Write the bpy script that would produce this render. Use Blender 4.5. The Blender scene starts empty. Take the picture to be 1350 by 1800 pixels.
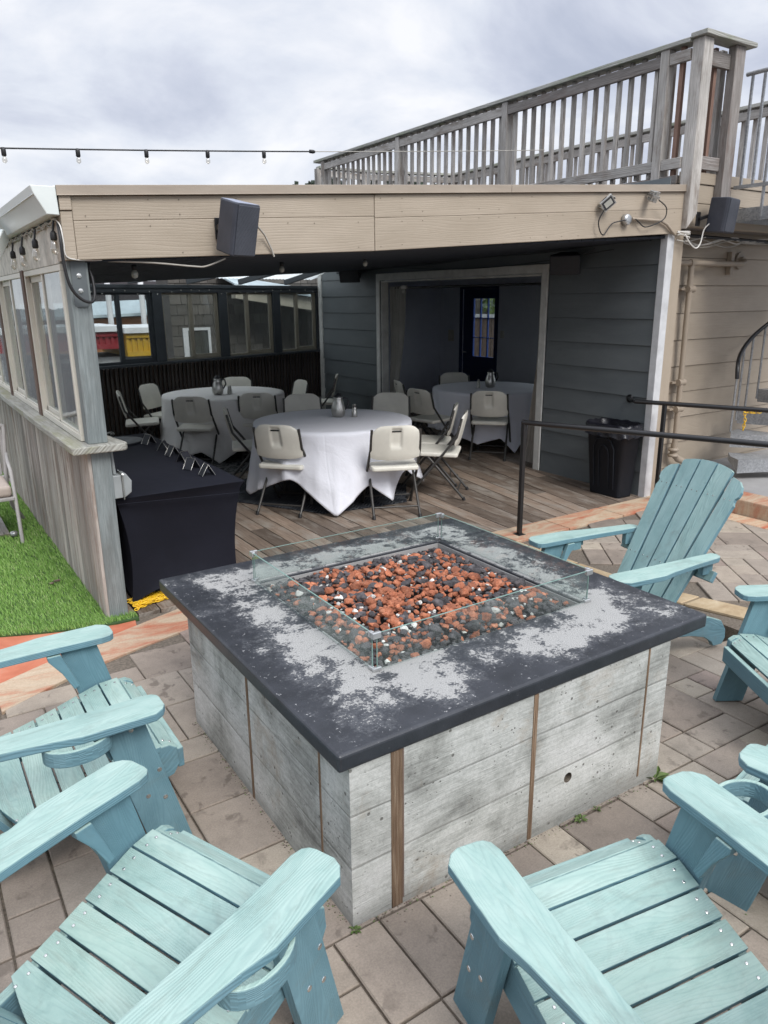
import bpy, bmesh, math, random
import numpy as np
from math import sin, cos, pi, radians, atan2, hypot, sqrt
from mathutils import Vector, Matrix, noise as mnoise
random.seed(7); rng = np.random.RandomState(5)
sc = bpy.context.scene
col = sc.collection

# ------------------------------------------------------------------ node helpers
class NT:
    def __init__(s, tree): s.t = tree; s.n = tree.nodes; s.l = tree.links
    def set(s, sock, v):
        if isinstance(v, bpy.types.NodeSocket): s.l.new(v, sock)
        elif v is not None:
            if isinstance(v, (tuple, list)) and len(v) == 3 and sock.type == 'RGBA': v = tuple(v) + (1,)
            sock.default_value = v
    def node(s, typ, ins=None, **kw):
        nd = s.n.new(typ)
        for k, v in kw.items(): setattr(nd, k, v)
        if ins:
            for k, v in ins.items(): s.set(nd.inputs[k], v)
        return nd
    def coord(s, kind='Object'): return s.node('ShaderNodeTexCoord').outputs[kind]
    def uv(s): return s.node('ShaderNodeUVMap').outputs[0]
    def map(s, vec, scale=(1, 1, 1), loc=(0, 0, 0), rot=(0, 0, 0)):
        return s.node('ShaderNodeMapping', {'Vector': vec, 'Scale': scale, 'Location': loc, 'Rotation': rot}).outputs[0]
    def noise(s, vec, scale=5, detail=5, rough=.55, dist=0, out=0):
        return s.node('ShaderNodeTexNoise', {'Vector': vec, 'Scale': scale, 'Detail': detail, 'Roughness': rough, 'Distortion': dist}).outputs[out]
    def vor(s, vec, scale=5, out='Distance', feature='F1', rand=1.0):
        return s.node('ShaderNodeTexVoronoi', {'Vector': vec, 'Scale': scale, 'Randomness': rand}, feature=feature).outputs[out]
    def wave(s, vec, scale=5, dist=2, detail=2, dscale=1, typ='BANDS', dirn='X'):
        nd = s.node('ShaderNodeTexWave', {'Vector': vec, 'Scale': scale, 'Distortion': dist, 'Detail': detail, 'Detail Scale': dscale}, wave_type=typ)
        if typ == 'BANDS': nd.bands_direction = dirn
        else: nd.rings_direction = dirn
        return nd.outputs['Fac']
    def ramp(s, fac, stops, interp='LINEAR'):
        nd = s.node('ShaderNodeValToRGB', {'Fac': fac}); cr = nd.color_ramp; cr.interpolation = interp
        while len(cr.elements) < len(stops): cr.elements.new(.5)
        for e, (p, c) in zip(cr.elements, stops):
            e.position = p
            if isinstance(c, (int, float)): c = (c, c, c)
            e.color = tuple(c) + (1,)
        return nd.outputs[0]
    def mix(s, fac, a, b, mode='MIX'):
        nd = s.node('ShaderNodeMixRGB', {'Fac': fac, 'Color1': a, 'Color2': b}, blend_type=mode); return nd.outputs[0]
    def math(s, op, a, b=None, c=None, clamp=False):
        nd = s.node('ShaderNodeMath', operation=op, use_clamp=clamp); s.set(nd.inputs[0], a)
        if b is not None: s.set(nd.inputs[1], b)
        if c is not None: s.set(nd.inputs[2], c)
        return nd.outputs[0]
    def vadd(s, a, b):
        nd = s.node('ShaderNodeVectorMath', operation='ADD'); s.set(nd.inputs[0], a); s.set(nd.inputs[1], b); return nd.outputs[0]
    def rnd(s, k=1.0):
        a = s.node('ShaderNodeAttribute', attribute_name='rnd').outputs['Fac']
        return s.math('MULTIPLY', a, k)
    def rvec(s, vec, k=37.0):
        r = s.rnd(k); c = s.node('ShaderNodeCombineXYZ', {0: r, 1: s.math('MULTIPLY', r, 1.7), 2: s.math('MULTIPLY', r, .6)}).outputs[0]
        return s.vadd(vec, c)
    def bump(s, h, strength=.3, dist=.01, normal=None):
        return s.node('ShaderNodeBump', {'Height': h, 'Strength': strength, 'Distance': dist, 'Normal': normal}).outputs[0]
    def fres(s, f0=.04, p=4.0):
        f = s.node('ShaderNodeLayerWeight', {'Blend': .5}).outputs['Facing']
        return s.math('MULTIPLY_ADD', s.math('POWER', f, p), 1 - f0, f0)
    def contour(s, uv, K=800., A=170., m=(1.0, 6, 1), sc=1.2):
        n = s.noise(s.map(uv, m), sc, 1.5, .45, .2)
        ph = s.math('ADD', s.math('MULTIPLY', s.sep(uv, 1), K), s.math('MULTIPLY', n, A))
        return s.math('MULTIPLY_ADD', s.math('SINE', ph), .5, .5)
    def sep(s, vec, i): return s.node('ShaderNodeSeparateXYZ', {0: vec}).outputs[i]
MATS = {}
def mat(name):
    def deco(fn):
        m = bpy.data.materials.new(name); m.use_nodes = True
        m.node_tree.nodes.clear(); T = NT(m.node_tree)
        out = T.node('ShaderNodeOutputMaterial')
        r = fn(T)
        if isinstance(r, dict):
            b = T.node('ShaderNodeBsdfPrincipled')
            for k, v in r.items(): T.set(b.inputs[k], v)
            r = b.outputs[0]
        T.l.new(r, out.inputs[0]); MATS[name] = m
        return fn
    return deco
def plain(name, c, rough=.6, metal=0, var=.12, sc_=9, bump=.1, **kw):
    @mat(name)
    def _(T):
        v = T.coord('Object'); n = T.noise(v, sc_, 6, .6)
        k = T.ramp(n, [(.3, 1 - var), (.7, 1 + var)])
        d = {'Base Color': T.mix(1, c, k, 'MULTIPLY'), 'Roughness': T.math('ADD', T.math('MULTIPLY', n, .25), rough - .12),
             'Metallic': metal, 'Normal': T.bump(T.noise(v, sc_ * 12, 3), bump, .002)}
        d.update(kw); return d
def wood(name, cols, rough=.75, bump=.5, gs=26, var=.25, stain=None, paint=False, knots=False):
    """board material: u runs along the grain, per-board value in attribute rnd"""
    @mat(name)
    def _(T):
        uv = T.rvec(T.uv())
        g = T.noise(T.map(uv, (2.2, gs * 2, 1)), 1.6, 7, .65, .3)
        fine = T.noise(T.map(uv, (5, gs * 9, 1)), 2, 3, .6)
        cath = T.contour(uv, 450., 60., (.8, 5, 1))
        big = T.noise(T.map(uv, (1.1, 3.5, 1)), 1.6, 4, .6)
        f = T.math('ADD', T.math('MULTIPLY', g, .62), T.math('MULTIPLY', fine, .38))
        c = T.ramp(f, [(.30, cols[0]), (.5, cols[1]), (.72, cols[2])])
        c = T.mix(.5, c, T.ramp(big, [(.3, .62), (.7, 1.35)]), 'MULTIPLY')
        rv = T.ramp(T.math('FRACT', T.rnd(7.31)), [(0, 1 - var), (1, 1 + var)])
        c = T.mix(1, c, rv, 'MULTIPLY')
        if stain:
            sm = T.noise(T.map(uv, (1.6, 5, 1), (3, 9, 0)), 1.5, 5, .65)
            c = T.mix(T.ramp(sm, [(.5, 0), (.68, .75)]), c, stain)
        if knots:
            kd = T.vor(T.map(uv, (1.4, 7, 1)), 1.0)
            c = T.mix(T.ramp(kd, [(.03, .8), (.09, 0)]), c, tuple(x * .3 for x in cols[0]))
        h = T.math('ADD', T.math('MULTIPLY', f, .7), T.math('MULTIPLY', cath, .35))
        return {'Base Color': c, 'Roughness': T.math('ADD', T.math('MULTIPLY', g, .2), rough - .1),
                'Normal': T.bump(h, bump, .006)}

# ---- materials
wood('weathered_wood', [(.20, .185, .165), (.37, .35, .325), (.54, .525, .50)], .85, .7, stain=(.16, .12, .09), knots=True)
wood('dark_weathered_wood', [(.13, .115, .105), (.24, .22, .205), (.36, .335, .32)], .85, .7, stain=(.15, .10, .08))
wood('rail_cap_wood', [(.2, .2, .175), (.36, .36, .33), (.5, .5, .46)], .85, .7, stain=(.2, .24, .14))
wood('rusty_baluster_wood', [(.10, .055, .04), (.20, .12, .09), (.30, .22, .18)], .85, .6)
wood('wall_plank_wood', [(.20, .17, .145), (.36, .325, .29), (.52, .495, .46)], .85, .7, stain=(.19, .12, .085), var=.3, knots=True)
wood('grey_painted_post', [(.10, .12, .12), (.18, .205, .205), (.27, .295, .29)], .7, .55, stain=(.12, .13, .125), var=.08, knots=True)
wood('sill_wood', [(.15, .14, .12), (.32, .315, .28), (.5, .5, .45)], .85, .9, stain=(.22, .22, .12), var=.1)
wood('deck_wood', [(.075, .055, .042), (.175, .13, .098), (.33, .275, .225)], .65, .7, stain=(.33, .30, .26), var=.5, knots=True)
wood('brown_post_wood', [(.07, .045, .035), (.14, .095, .075), (.22, .17, .14)], .8, .6)
wood('form_strip_wood', [(.05, .03, .018), (.16, .10, .06), (.36, .29, .21)], .8, .9, gs=40)
wood('lattice_wood', [(.02, .017, .016), (.05, .043, .04), (.10, .075, .06)], .8, .4, var=.35)
wood('shake_shingle', [(.045, .042, .038), (.09, .083, .074), (.14, .13, .115)], .9, .5, var=.3)
wood('bleached_board', [(.25, .24, .22), (.42, .41, .39), (.6, .59, .56)], .85, .8, stain=(.2, .17, .13))

@mat('beige_paint')
def _(T):
    uv = T.rvec(T.uv(), 11)
    cath = T.ramp(T.contour(uv, 330., 60., (.7, 5, 1)), [(0, 0), (.3, 1)])
    g = T.noise(T.map(uv, (2.5, 60, 1)), 1.5, 6, .6, .4)
    big = T.noise(T.map(uv, (.8, 2, 1)), 1.4, 5, .6)
    c = T.ramp(big, [(.3, (.33, .275, .21)), (.7, (.42, .355, .28))])
    c = T.mix(T.ramp(g, [(.28, .25), (.42, 0)]), c, (.20, .165, .125))
    kn = T.vor(T.map(uv, (1.1, 5, 1)), 1.0)
    pk = T.vor(T.map(uv, (9, 14, 1)), 1.6)
    c = T.mix(T.ramp(pk, [(.02, .6), (.06, 0)]), c, (.12, .095, .07))
    h = T.math('ADD', T.math('MULTIPLY', cath, T.math('MULTIPLY', big, .5)), T.math('MULTIPLY', g, .6))
    h = T.math('ADD', h, T.ramp(kn, [(.02, 0), (.1, .5)]))
    return {'Base Color': c, 'Roughness': .55, 'Normal': T.bump(h, .5, .004)}
@mat('flashing_metal')
def _(T):
    v = T.coord('Object'); n = T.noise(T.map(v, (1, 1, 6)), 2.5, 6, .6)
    return {'Base Color': T.ramp(n, [(.3, (.30, .25, .20)), (.7, (.37, .315, .255))]), 'Roughness': .42, 'Normal': T.bump(n, .1, .01)}
@mat('teal_lumber')
def _(T):
    uv = T.rvec(T.uv(), 23)
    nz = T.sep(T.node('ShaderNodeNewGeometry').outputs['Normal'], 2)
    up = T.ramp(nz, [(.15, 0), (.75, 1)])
    rings = T.contour(uv, 720., 150., (1.3, 8, 1))
    g = T.noise(T.map(uv, (3, 70, 1)), 1.5, 5, .6, .5)
    blot = T.noise(T.map(uv, (3, 7, 1)), 1.7, 7, .7, .6)
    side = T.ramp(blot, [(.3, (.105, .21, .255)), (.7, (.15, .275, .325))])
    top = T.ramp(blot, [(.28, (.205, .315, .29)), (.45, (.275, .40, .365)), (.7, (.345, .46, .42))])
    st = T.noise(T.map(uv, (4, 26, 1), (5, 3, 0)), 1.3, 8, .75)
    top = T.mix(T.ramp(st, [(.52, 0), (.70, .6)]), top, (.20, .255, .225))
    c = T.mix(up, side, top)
    c = T.mix(1, c, T.ramp(T.math('FRACT', T.rnd(4.7)), [(0, (.90, .92, .93)), (.5, (1, 1, 1)), (1, (1.08, 1.05, 1.02))]), 'MULTIPLY')
    gr = T.noise(T.coord('Object'), 5.5, 7, .72, .8)
    c = T.mix(T.ramp(gr, [(.56, 0), (.72, .38)]), c, (.14, .17, .155))
    c = T.mix(T.ramp(rings, [(0, .20), (.3, 0)]), c, T.mix(1, c, (.55, .6, .65), 'MULTIPLY'))
    h = T.math('ADD', T.math('MULTIPLY', rings, .8), T.math('MULTIPLY', g, .5))
    return {'Base Color': c, 'Roughness': T.ramp(blot, [(.3, .5), (.7, .68)]), 'Normal': T.bump(h, .5, .0018)}
@mat('concrete')
def _(T):
    v = T.coord('Object')
    uv = T.uv()
    streak = T.noise(T.map(uv, (1.7, 26, 1), rot=(0, 0, .09)), 2.0, 7, .68, .7)
    fine = T.noise(T.map(uv, (4, 120, 1), rot=(0, 0, .05)), 1.6, 3, .6, 1.2)
    blot = T.noise(v, 3.2, 8, .66, .5)
    lg = T.noise(v, 1.1, 4, .6)
    f = T.math('ADD', T.math('ADD', T.math('MULTIPLY', streak, .27), T.math('MULTIPLY', blot, .85)), T.math('MULTIPLY', fine, .14))
    c = T.ramp(f, [(.44, (.16, .16, .148)), (.55, (.33, .335, .31)), (.66, (.49, .495, .465)), (.8, (.60, .60, .575))])
    c = T.mix(.55, c, T.ramp(T.noise(v, 75, 5, .75), [(.32, .62), (.5, 1.0), (.68, 1.25)]), 'MULTIPLY')
    c = T.mix(T.ramp(T.noise(T.map(uv, (2, 60, 1), (4, 4, 0), rot=(0, 0, .12)), 2.2, 5, .7, 1.5), [(.56, 0), (.66, .45)]), c, (.13, .135, .12))
    z = T.sep(v, 2)
    # board joints pressed into the concrete
    w1 = T.math('ADD', z, T.math('MULTIPLY', T.noise(v, 3, 2), .012))
    def line(z0, w):
        return T.ramp(T.math('ABSOLUTE', T.math('SUBTRACT', w1, z0)), [(0, 1), (w, 0)])
    ln = T.math('MAXIMUM', line(.225, .007), line(.415, .006))
    above = T.ramp(T.math('SUBTRACT', w1, .23), [(.0, 0), (.003, 1)])
    c = T.mix(T.math('MULTIPLY', ln, T.math('MULTIPLY', lg, .9)), c, (.12, .12, .11))
    c = T.mix(.35, c, T.mix(above, (1.05, 1.05, 1.05), (.9, .9, .92)), 'MULTIPLY')
    c = T.mix(T.ramp(T.noise(T.vadd(v, (5, 1, 9)), 3.1, 6, .7, .6), [(.58, 0), (.72, .55)]), c, (.27, .20, .13))
    pit = T.vor(v, 46); gate = T.noise(v, 6, 3)
    pm = T.math('MULTIPLY', T.ramp(pit, [(.12, 1), (.2, 0)]), T.ramp(gate, [(.52, 0), (.62, 1)]))
    pit2 = T.vor(v, 17); pm2 = T.math('MULTIPLY', T.ramp(pit2, [(.07, 1), (.12, 0)]), T.ramp(T.noise(v, 2.3, 2), [(.45, 0), (.5, 1)]))
    pm = T.math('MAXIMUM', pm, pm2)
    c = T.mix(T.math('MULTIPLY', pm, .8), c, (.09, .085, .075))
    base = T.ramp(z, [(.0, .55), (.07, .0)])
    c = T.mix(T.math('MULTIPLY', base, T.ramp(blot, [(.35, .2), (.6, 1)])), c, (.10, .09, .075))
    h = T.math('SUBTRACT', T.math('ADD', T.math('MULTIPLY', streak, .6), T.math('MULTIPLY', fine, .5)), T.math('MULTIPLY', pm, 1.5))
    h = T.math('SUBTRACT', h, T.math('MULTIPLY', ln, .8))
    return {'Base Color': c, 'Roughness': .82, 'Normal': T.bump(h, .45, .006)}
@mat('pit_slab_paint')
def _(T):
    v = T.coord('Object')
    cx, cy = 1.79, 2.50
    sx = T.math('DIVIDE', T.math('ABSOLUTE', T.math('SUBTRACT', T.sep(v, 0), 0.0)), .875)
    sy = T.math('DIVIDE', T.math('ABSOLUTE', T.math('SUBTRACT', T.sep(v, 1), 0.0)), .86)
    d = T.math('MAXIMUM', sx, sy)
    ring = T.ramp(d, [(.60, .85), (.66, 1.0), (.78, .98), (.85, .76), (.92, .42), (.97, .2), (1.0, .14)])
    n1 = T.noise(v, 3.3, 3, .55, .3)
    n2 = T.noise(T.vadd(v, (7, 3, 1)), 13, 11, .74, .3)
    n3 = T.noise(v, 95, 5, .75)
    s = T.math('ADD', T.math('MULTIPLY', n1, .95), T.math('ADD', T.math('MULTIPLY', n2, 1.2), T.math('MULTIPLY', n3, .62)))
    s = T.math('ADD', s, T.math('MULTIPLY', ring, .40))
    m = T.ramp(s, [(.548, 0), (.556, 1)])    # ramp input is clamped: rescale below
    s2 = T.math('MULTIPLY_ADD', s, .5, 0)
    m = T.ramp(s2, [(.856, 0), (.868, 1)])
    nz = T.sep(T.node('ShaderNodeNewGeometry').outputs['Normal'], 2)
    m = T.math('MULTIPLY', m, T.ramp(nz, [(.6, .0), (.95, 1)]))
    haze = T.math('MULTIPLY', T.ramp(s2, [(.76, 0), (.865, .8)]), T.ramp(nz, [(.6, 0), (.95, 1)]))
    sand = T.noise(v, 300, 3, .8)
    dark = T.ramp(T.noise(v, 7, 6, .65), [(.3, (.014, .016, .020)), (.7, (.034, .037, .045))])
    dark = T.mix(T.math('MULTIPLY', haze, .5), dark, (.16, .165, .175))
    chip = T.math('MULTIPLY', T.ramp(T.noise(v, 60, 3, .7), [(.66, 0), (.69, 1)]), T.ramp(nz, [(.75, .15), (.95, .8)]))
    dark = T.mix(chip, dark, (.33, .33, .33))
    lt = T.ramp(sand, [(.3, (.11, .11, .105)), (.5, (.29, .288, .278)), (.7, (.48, .475, .46))])
    c = T.mix(m, dark, lt)
    h = T.math('ADD', T.math('MULTIPLY', m, -1.0), T.math('MULTIPLY', T.noise(v, 150, 3), .35))
    return {'Base Color': c, 'Roughness': T.mix(m, (.42, .42, .42), (.85, .85, .85)), 'Normal': T.bump(h, .5, .0025)}
@mat('paver')
def _(T):
    v = T.coord('Object')
    c = T.ramp(T.math('FRACT', T.rnd(5.77)), [(0, (.235, .195, .16)), (.3, (.295, .245, .20)), (.6, (.33, .285, .235)), (.82, (.39, .335, .265)), (1, (.28, .22, .185))])
    n = T.noise(v, 4.5, 8, .7)
    c = T.mix(1, c, T.ramp(n, [(.3, .74), (.5, 1), (.75, 1.2)]), 'MULTIPLY')
    c = T.mix(.5, c, T.ramp(T.noise(v, 160, 3, .7), [(.3, .7), (.7, 1.3)]), 'MULTIPLY')
    st = T.noise(T.vadd(v, (3, 8, 0)), 2.6, 5, .6, .5)
    sp = T.noise(T.vadd(v, (1, 2, 0)), 13, 3, .6, .4)
    c = T.mix(T.math('MULTIPLY', T.ramp(st, [(.46, 0), (.56, 1)]), T.ramp(sp, [(.57, 0), (.66, .6)])), c, (.10, .078, .062))
    c = T.mix(T.ramp(T.noise(v, 1.3, 4, .6), [(.4, .35), (.65, 0)]), c, T.mix(1, c, (.62, .6, .6), 'MULTIPLY'))
    return {'Base Color': c, 'Roughness': .78, 'Normal': T.bump(T.noise(v, 120, 4, .7), .5, .002)}
@mat('joint_sand')
def _(T):
    v = T.coord('Object'); n = T.noise(v, 60, 5, .7)
    return {'Base Color': T.ramp(n, [(.3, (.07, .058, .045)), (.7, (.20, .165, .13))]), 'Roughness': .95}
@mat('flagstone')
def _(T):
    v = T.coord('Object')
    st = T.noise(T.map(v, (1.2, 4.5, 1), rot=(0, 0, .25)), 1.7, 7, .68, .6)
    c = T.ramp(st, [(.34, (.40, .13, .075)), (.46, (.44, .26, .18)), (.55, (.46, .37, .28)), (.72, (.52, .45, .36))])
    c = T.mix(1, c, T.ramp(T.math('FRACT', T.rnd(3.3)), [(0, (.9, .85, .8)), (1, (1.1, 1.05, .95))]), 'MULTIPLY')
    c = T.mix(.5, c, T.ramp(T.noise(v, 90, 4, .7), [(.3, .7), (.7, 1.2)]), 'MULTIPLY')
    return {'Base Color': c, 'Roughness': .75, 'Normal': T.bump(T.noise(v, 50, 5, .7), .4, .003)}
@mat('orange_concrete')
def _(T):
    v = T.coord('Object'); st = T.noise(v, 2.3, 7, .7, .5)
    c = T.ramp(st, [(.3, (.36, .095, .045)), (.5, (.47, .155, .085)), (.72, (.52, .27, .18))])
    return {'Base Color': c, 'Roughness': .7, 'Normal': T.bump(T.noise(v, 70, 4), .3, .002)}
@mat('tan_curb_stone')
def _(T):
    v = T.coord('Object'); n = T.noise(v, 5, 7, .7, .5)
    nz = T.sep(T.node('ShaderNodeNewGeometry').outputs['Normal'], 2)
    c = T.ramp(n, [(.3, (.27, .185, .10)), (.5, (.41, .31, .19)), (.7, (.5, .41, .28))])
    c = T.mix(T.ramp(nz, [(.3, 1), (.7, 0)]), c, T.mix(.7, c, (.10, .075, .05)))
    return {'Base Color': c, 'Roughness': .8, 'Normal': T.bump(T.noise(v, 60, 5), .5, .004)}
@mat('galvanized_steel')
def _(T):
    v = T.coord('Object'); sp = T.vor(v, 75, 'Color'); n = T.noise(v, 6, 5, .6)
    b = T.node('ShaderNodeRGBToBW', {0: sp}).outputs[0]
    c = T.mix(1, T.ramp(b, [(.2, (.30, .31, .32)), (.8, (.42, .43, .44))]), T.ramp(n, [(.3, .75), (.7, 1.15)]), 'MULTIPLY')
    return {'Base Color': c, 'Roughness': .48, 'Metallic': .45, 'Normal': T.bump(b, .15, .002)}
def rock(name, a, b, c_):
    @mat(name)
    def _(T):
        v = T.coord('Object'); n = T.noise(v, 22, 5, .7); p = T.vor(v, 240)
        r = T.ramp(T.math('FRACT', T.rnd(9.1)), [(0, .7), (1, 1.3)])
        c = T.mix(1, T.ramp(n, [(.3, a), (.5, b), (.72, c_)]), r, 'MULTIPLY')
        c = T.mix(T.ramp(p, [(.15, .55), (.35, 0)]), c, tuple(x * .35 for x in a))
        return {'Base Color': c, 'Roughness': .9, 'Normal': T.bump(T.math('ADD', p, T.noise(v, 120, 4, .7)), .8, .004)}
rock('red_lava', (.16, .052, .028), (.37, .125, .062), (.50, .23, .14))
rock('black_lava', (.03, .028, .030), (.065, .060, .064), (.16, .14, .14))
rock('white_stone', (.42, .40, .36), (.62, .61, .57), (.76, .75, .72))
@mat('clear_glass')
def _(T):
    f = T.fres()
    t = T.node('ShaderNodeBsdfTransparent', {'Color': (.93, .965, .95)}).outputs[0]
    g = T.node('ShaderNodeBsdfGlossy', {'Color': (.95, 1, .98), 'Roughness': .02}).outputs[0]
    n = T.noise(T.coord('Object'), 5, 4, .6)
    g2 = T.node('ShaderNodeMixShader', {0: T.math('ADD', T.math('MULTIPLY', f, 1.0), T.ramp(n, [(.45, .0), (.8, .05)])), 1: t, 2: g}).outputs[0]
    return g2
@mat('guard_glass')
def _(T):
    f = T.fres()
    nrm = T.node('ShaderNodeNewGeometry').outputs['Normal']
    t = T.node('ShaderNodeBsdfTransparent', {'Color': (.955, .98, .97)}).outputs[0]
    g = T.node('ShaderNodeBsdfGlossy', {'Color': (.9, 1, .97), 'Roughness': .03}).outputs[0]
    n = T.noise(T.coord('Object'), 6, 6, .7)
    d = T.node('ShaderNodeBsdfDiffuse', {'Color': (.42, .46, .45)}).outputs[0]
    a = T.node('ShaderNodeMixShader', {0: f, 1: t, 2: g}).outputs[0]
    return T.node('ShaderNodeMixShader', {0: T.ramp(n, [(.4, .008), (.8, .07)]), 1: a, 2: d}).outputs[0]
plain('glass_edge', (.20, .30, .27), .15, 0, .1)
@mat('old_window_glass')
def _(T):
    f = T.fres()
    v = T.coord('Object')
    t = T.node('ShaderNodeBsdfTransparent', {'Color': (.80, .83, .82)}).outputs[0]
    g = T.node('ShaderNodeBsdfGlossy', {'Color': (.9, .93, .93), 'Roughness': .03, 'Normal': T.bump(T.noise(v, 3, 2), .06, .02)}).outputs[0]
    d = T.node('ShaderNodeBsdfDiffuse', {'Color': (.4, .4, .38)}).outputs[0]
    a = T.node('ShaderNodeMixShader', {0: f, 1: t, 2: g}).outputs[0]
    return T.node('ShaderNodeMixShader', {0: T.ramp(T.noise(v, 2.5, 6, .7), [(.4, .03), (.8, .16)]), 1: a, 2: d}).outputs[0]
@mat('clear_bulb')
def _(T):
    f = T.fres()
    t = T.node('ShaderNodeBsdfTransparent', {'Color': (.9, .88, .84)}).outputs[0]
    g = T.node('ShaderNodeBsdfGlossy', {'Color': (1, 1, 1), 'Roughness': .05}).outputs[0]
    return T.node('ShaderNodeMixShader', {0: T.math('ADD', f, .12), 1: t, 2: g}).outputs[0]
@mat('table_linen')
def _(T):
    v = T.coord('Object')
    big = T.noise(v, 5, 4, .55, 1.0); cr = T.math('ABSOLUTE', T.math('SUBTRACT', T.noise(v, 7, 3, .5, 1.6), .5))
    h = T.math('ADD', T.math('MULTIPLY', big, 1.0), T.math('MULTIPLY', T.ramp(cr, [(0, 0), (.04, 1)]), .05))
    fx = T.math('PINGPONG', T.math('ADD', T.sep(v, 0), .07), .19); fy = T.math('PINGPONG', T.math('ADD', T.sep(v, 1), .02), .19)
    fl = T.math('MINIMUM', T.ramp(fx, [(0, 0), (.012, 1)]), T.ramp(fy, [(0, 0), (.012, 1)]))
    h = T.math('ADD', h, T.math('MULTIPLY', fl, .16))
    return {'Base Color': (.78, .79, .85), 'Roughness': .8, 'Normal': T.bump(h, .4, .02), 'Sheen Weight': .15}
@mat('grey_table_linen')
def _(T):
    v = T.coord('Object')
    big = T.noise(v, 5, 4, .55, 1.0)
    return {'Base Color': (.76, .745, .72), 'Roughness': .85, 'Normal': T.bump(big, .5, .03)}
@mat('black_spandex')
def _(T):
    v = T.coord('Object'); n = T.noise(v, 3, 4, .6)
    return {'Base Color': T.ramp(n, [(.3, (.005, .006, .011)), (.7, (.008, .009, .016))]), 'Roughness': .8, 'Specular IOR Level': .25, 'Sheen Weight': .05, 'Sheen Tint': (.3, .3, .42), 'Normal': T.bump(n, .2, .02)}
@mat('patterned_rug')
def _(T):
    v = T.coord('Object')
    vx = T.sep(v, 0); vy = T.sep(v, 1)
    tri = T.math('PINGPONG', T.math('MULTIPLY', vx, 1), .06)
    z = T.math('ADD', vy, tri)
    ln = T.math('FRACT', T.math('MULTIPLY', z, 22))
    m = T.math('MULTIPLY', T.ramp(ln, [(.0, 1), (.38, 1), (.42, 0)]), T.ramp(T.noise(v, 9, 4, .7), [(.40, .1), (.6, .9)]))
    c = T.mix(m, (.010, .013, .022), (.13, .14, .145))
    return {'Base Color': c, 'Roughness': .95, 'Normal': T.bump(T.noise(v, 200, 2), .4, .003)}
@mat('blotchy_rug')
def _(T):
    v = T.coord('Object'); n = T.noise(v, 6.5, 6, .7, 1.2)
    c = T.ramp(n, [(.46, (.012, .015, .02)), (.52, (.16, .165, .165)), (.66, (.25, .25, .24))])
    return {'Base Color': c, 'Roughness': .95}
@mat('charcoal_siding')
def _(T):
    uv = T.rvec(T.uv(), 9)
    g = T.noise(T.map(uv, (2, 40, 1)), 1.5, 6, .65); b = T.noise(T.map(uv, (1, 3, 1)), 1.3, 5, .6)
    c = T.ramp(b, [(.3, (.105, .12, .128)), (.7, (.145, .162, .168))])
    ch = T.ramp(T.vor(T.map(uv, (3, 6, 1)), 1.5), [(.015, .7), (.03, 0)])
    c = T.mix(ch, c, (.25, .26, .26))
    return {'Base Color': c, 'Roughness': .6, 'Normal': T.bump(g, .35, .004)}
@mat('sky_blue_grey_room')
def _(T):
    v = T.coord('Object'); n = T.noise(v, 2, 4, .6)
    return {'Base Color': T.ramp(n, [(.3, (.62, .65, .72)), (.7, (.72, .75, .82))]), 'Roughness': .8}
plain('white_trim', (.55, .56, .57), .6, 0, .14, 8)
plain('grey_trim', (.62, .62, .59), .65, 0, .15, 8)
plain('cream_vinyl', (.60, .575, .50), .45, 0, .06, 6)
plain('peeling_white', (.55, .52, .46), .8, 0, .3, 14, .5)
plain('white_gutter', (.66, .70, .68), .35, 0, .05, 3)
plain('navy_dark', (.012, .016, .026), .7, 0, .2)
plain('charcoal_paint', (.030, .036, .042), .6, 0, .15)
plain('tan_sash', (.22, .20, .155), .5, 0, .1)
plain('black_plastic', (.018, .019, .024), .5, 0, .2, 30, .3)
@mat('speaker_grey')
def _(T):
    v = T.coord('Object'); d = T.vor(v, 130, rand=.12); n = T.noise(v, 8, 4, .6)
    hole = T.ramp(d, [(.22, 1), (.34, 0)])
    c = T.mix(T.math('MULTIPLY', hole, .75), T.ramp(n, [(.3, (.045, .05, .064)), (.7, (.07, .076, .094))]), (.01, .01, .014))
    return {'Base Color': c, 'Roughness': .6, 'Normal': T.bump(T.math('SUBTRACT', 1, hole), .4, .002)}
@mat('speaker_case')
def _(T):
    v = T.coord('Object'); n = T.noise(v, 6, 6, .65)
    return {'Base Color': T.ramp(n, [(.3, (.028, .032, .044)), (.7, (.05, .055, .072))]), 'Roughness': .55, 'Normal': T.bump(T.noise(v, 300, 2), .25, .001)}
plain('speaker_top_sheen', (.26, .285, .36), .45, 0, .2, 8)
plain('black_metal', (.014, .014, .015), .32, .1, .15)
plain('black_rubber', (.015, .015, .016), .5, 0, .1)
plain('chair_plastic', (.72, .70, .62), .5, 0, .07, 7, .15)
plain('chair_steel', (.075, .072, .068), .42, .5, .1)
plain('polished_steel', (.5, .49, .46), .34, .95, .08)
plain('bolt_steel', (.62, .62, .6), .22, .9, .05)
plain('brushed_clip', (.55, .56, .56), .3, .8, .05)
plain('bin_plastic', (.009, .011, .016), .6, 0, .2, 20, .2, **{'Specular IOR Level': .3})
plain('bin_bag', (.010, .010, .014), .22, 0, .2, 18, .9)
plain('yellow_plastic', (.75, .46, .02), .4, 0, .08)
plain('cable_grey', (.38, .36, .32), .6, 0, .1)
plain('cable_white', (.62, .6, .56), .5, 0, .1)
plain('pipe_beige', (.33, .275, .215), .5, 0, .1, 5, .2)
plain('pipe_grey', (.20, .215, .24), .45, 0, .1)
plain('plate_grey', (.11, .125, .13), .45, .2, .12, 9)
plain('box_grey', (.28, .30, .30), .45, .1, .12, 9)
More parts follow.
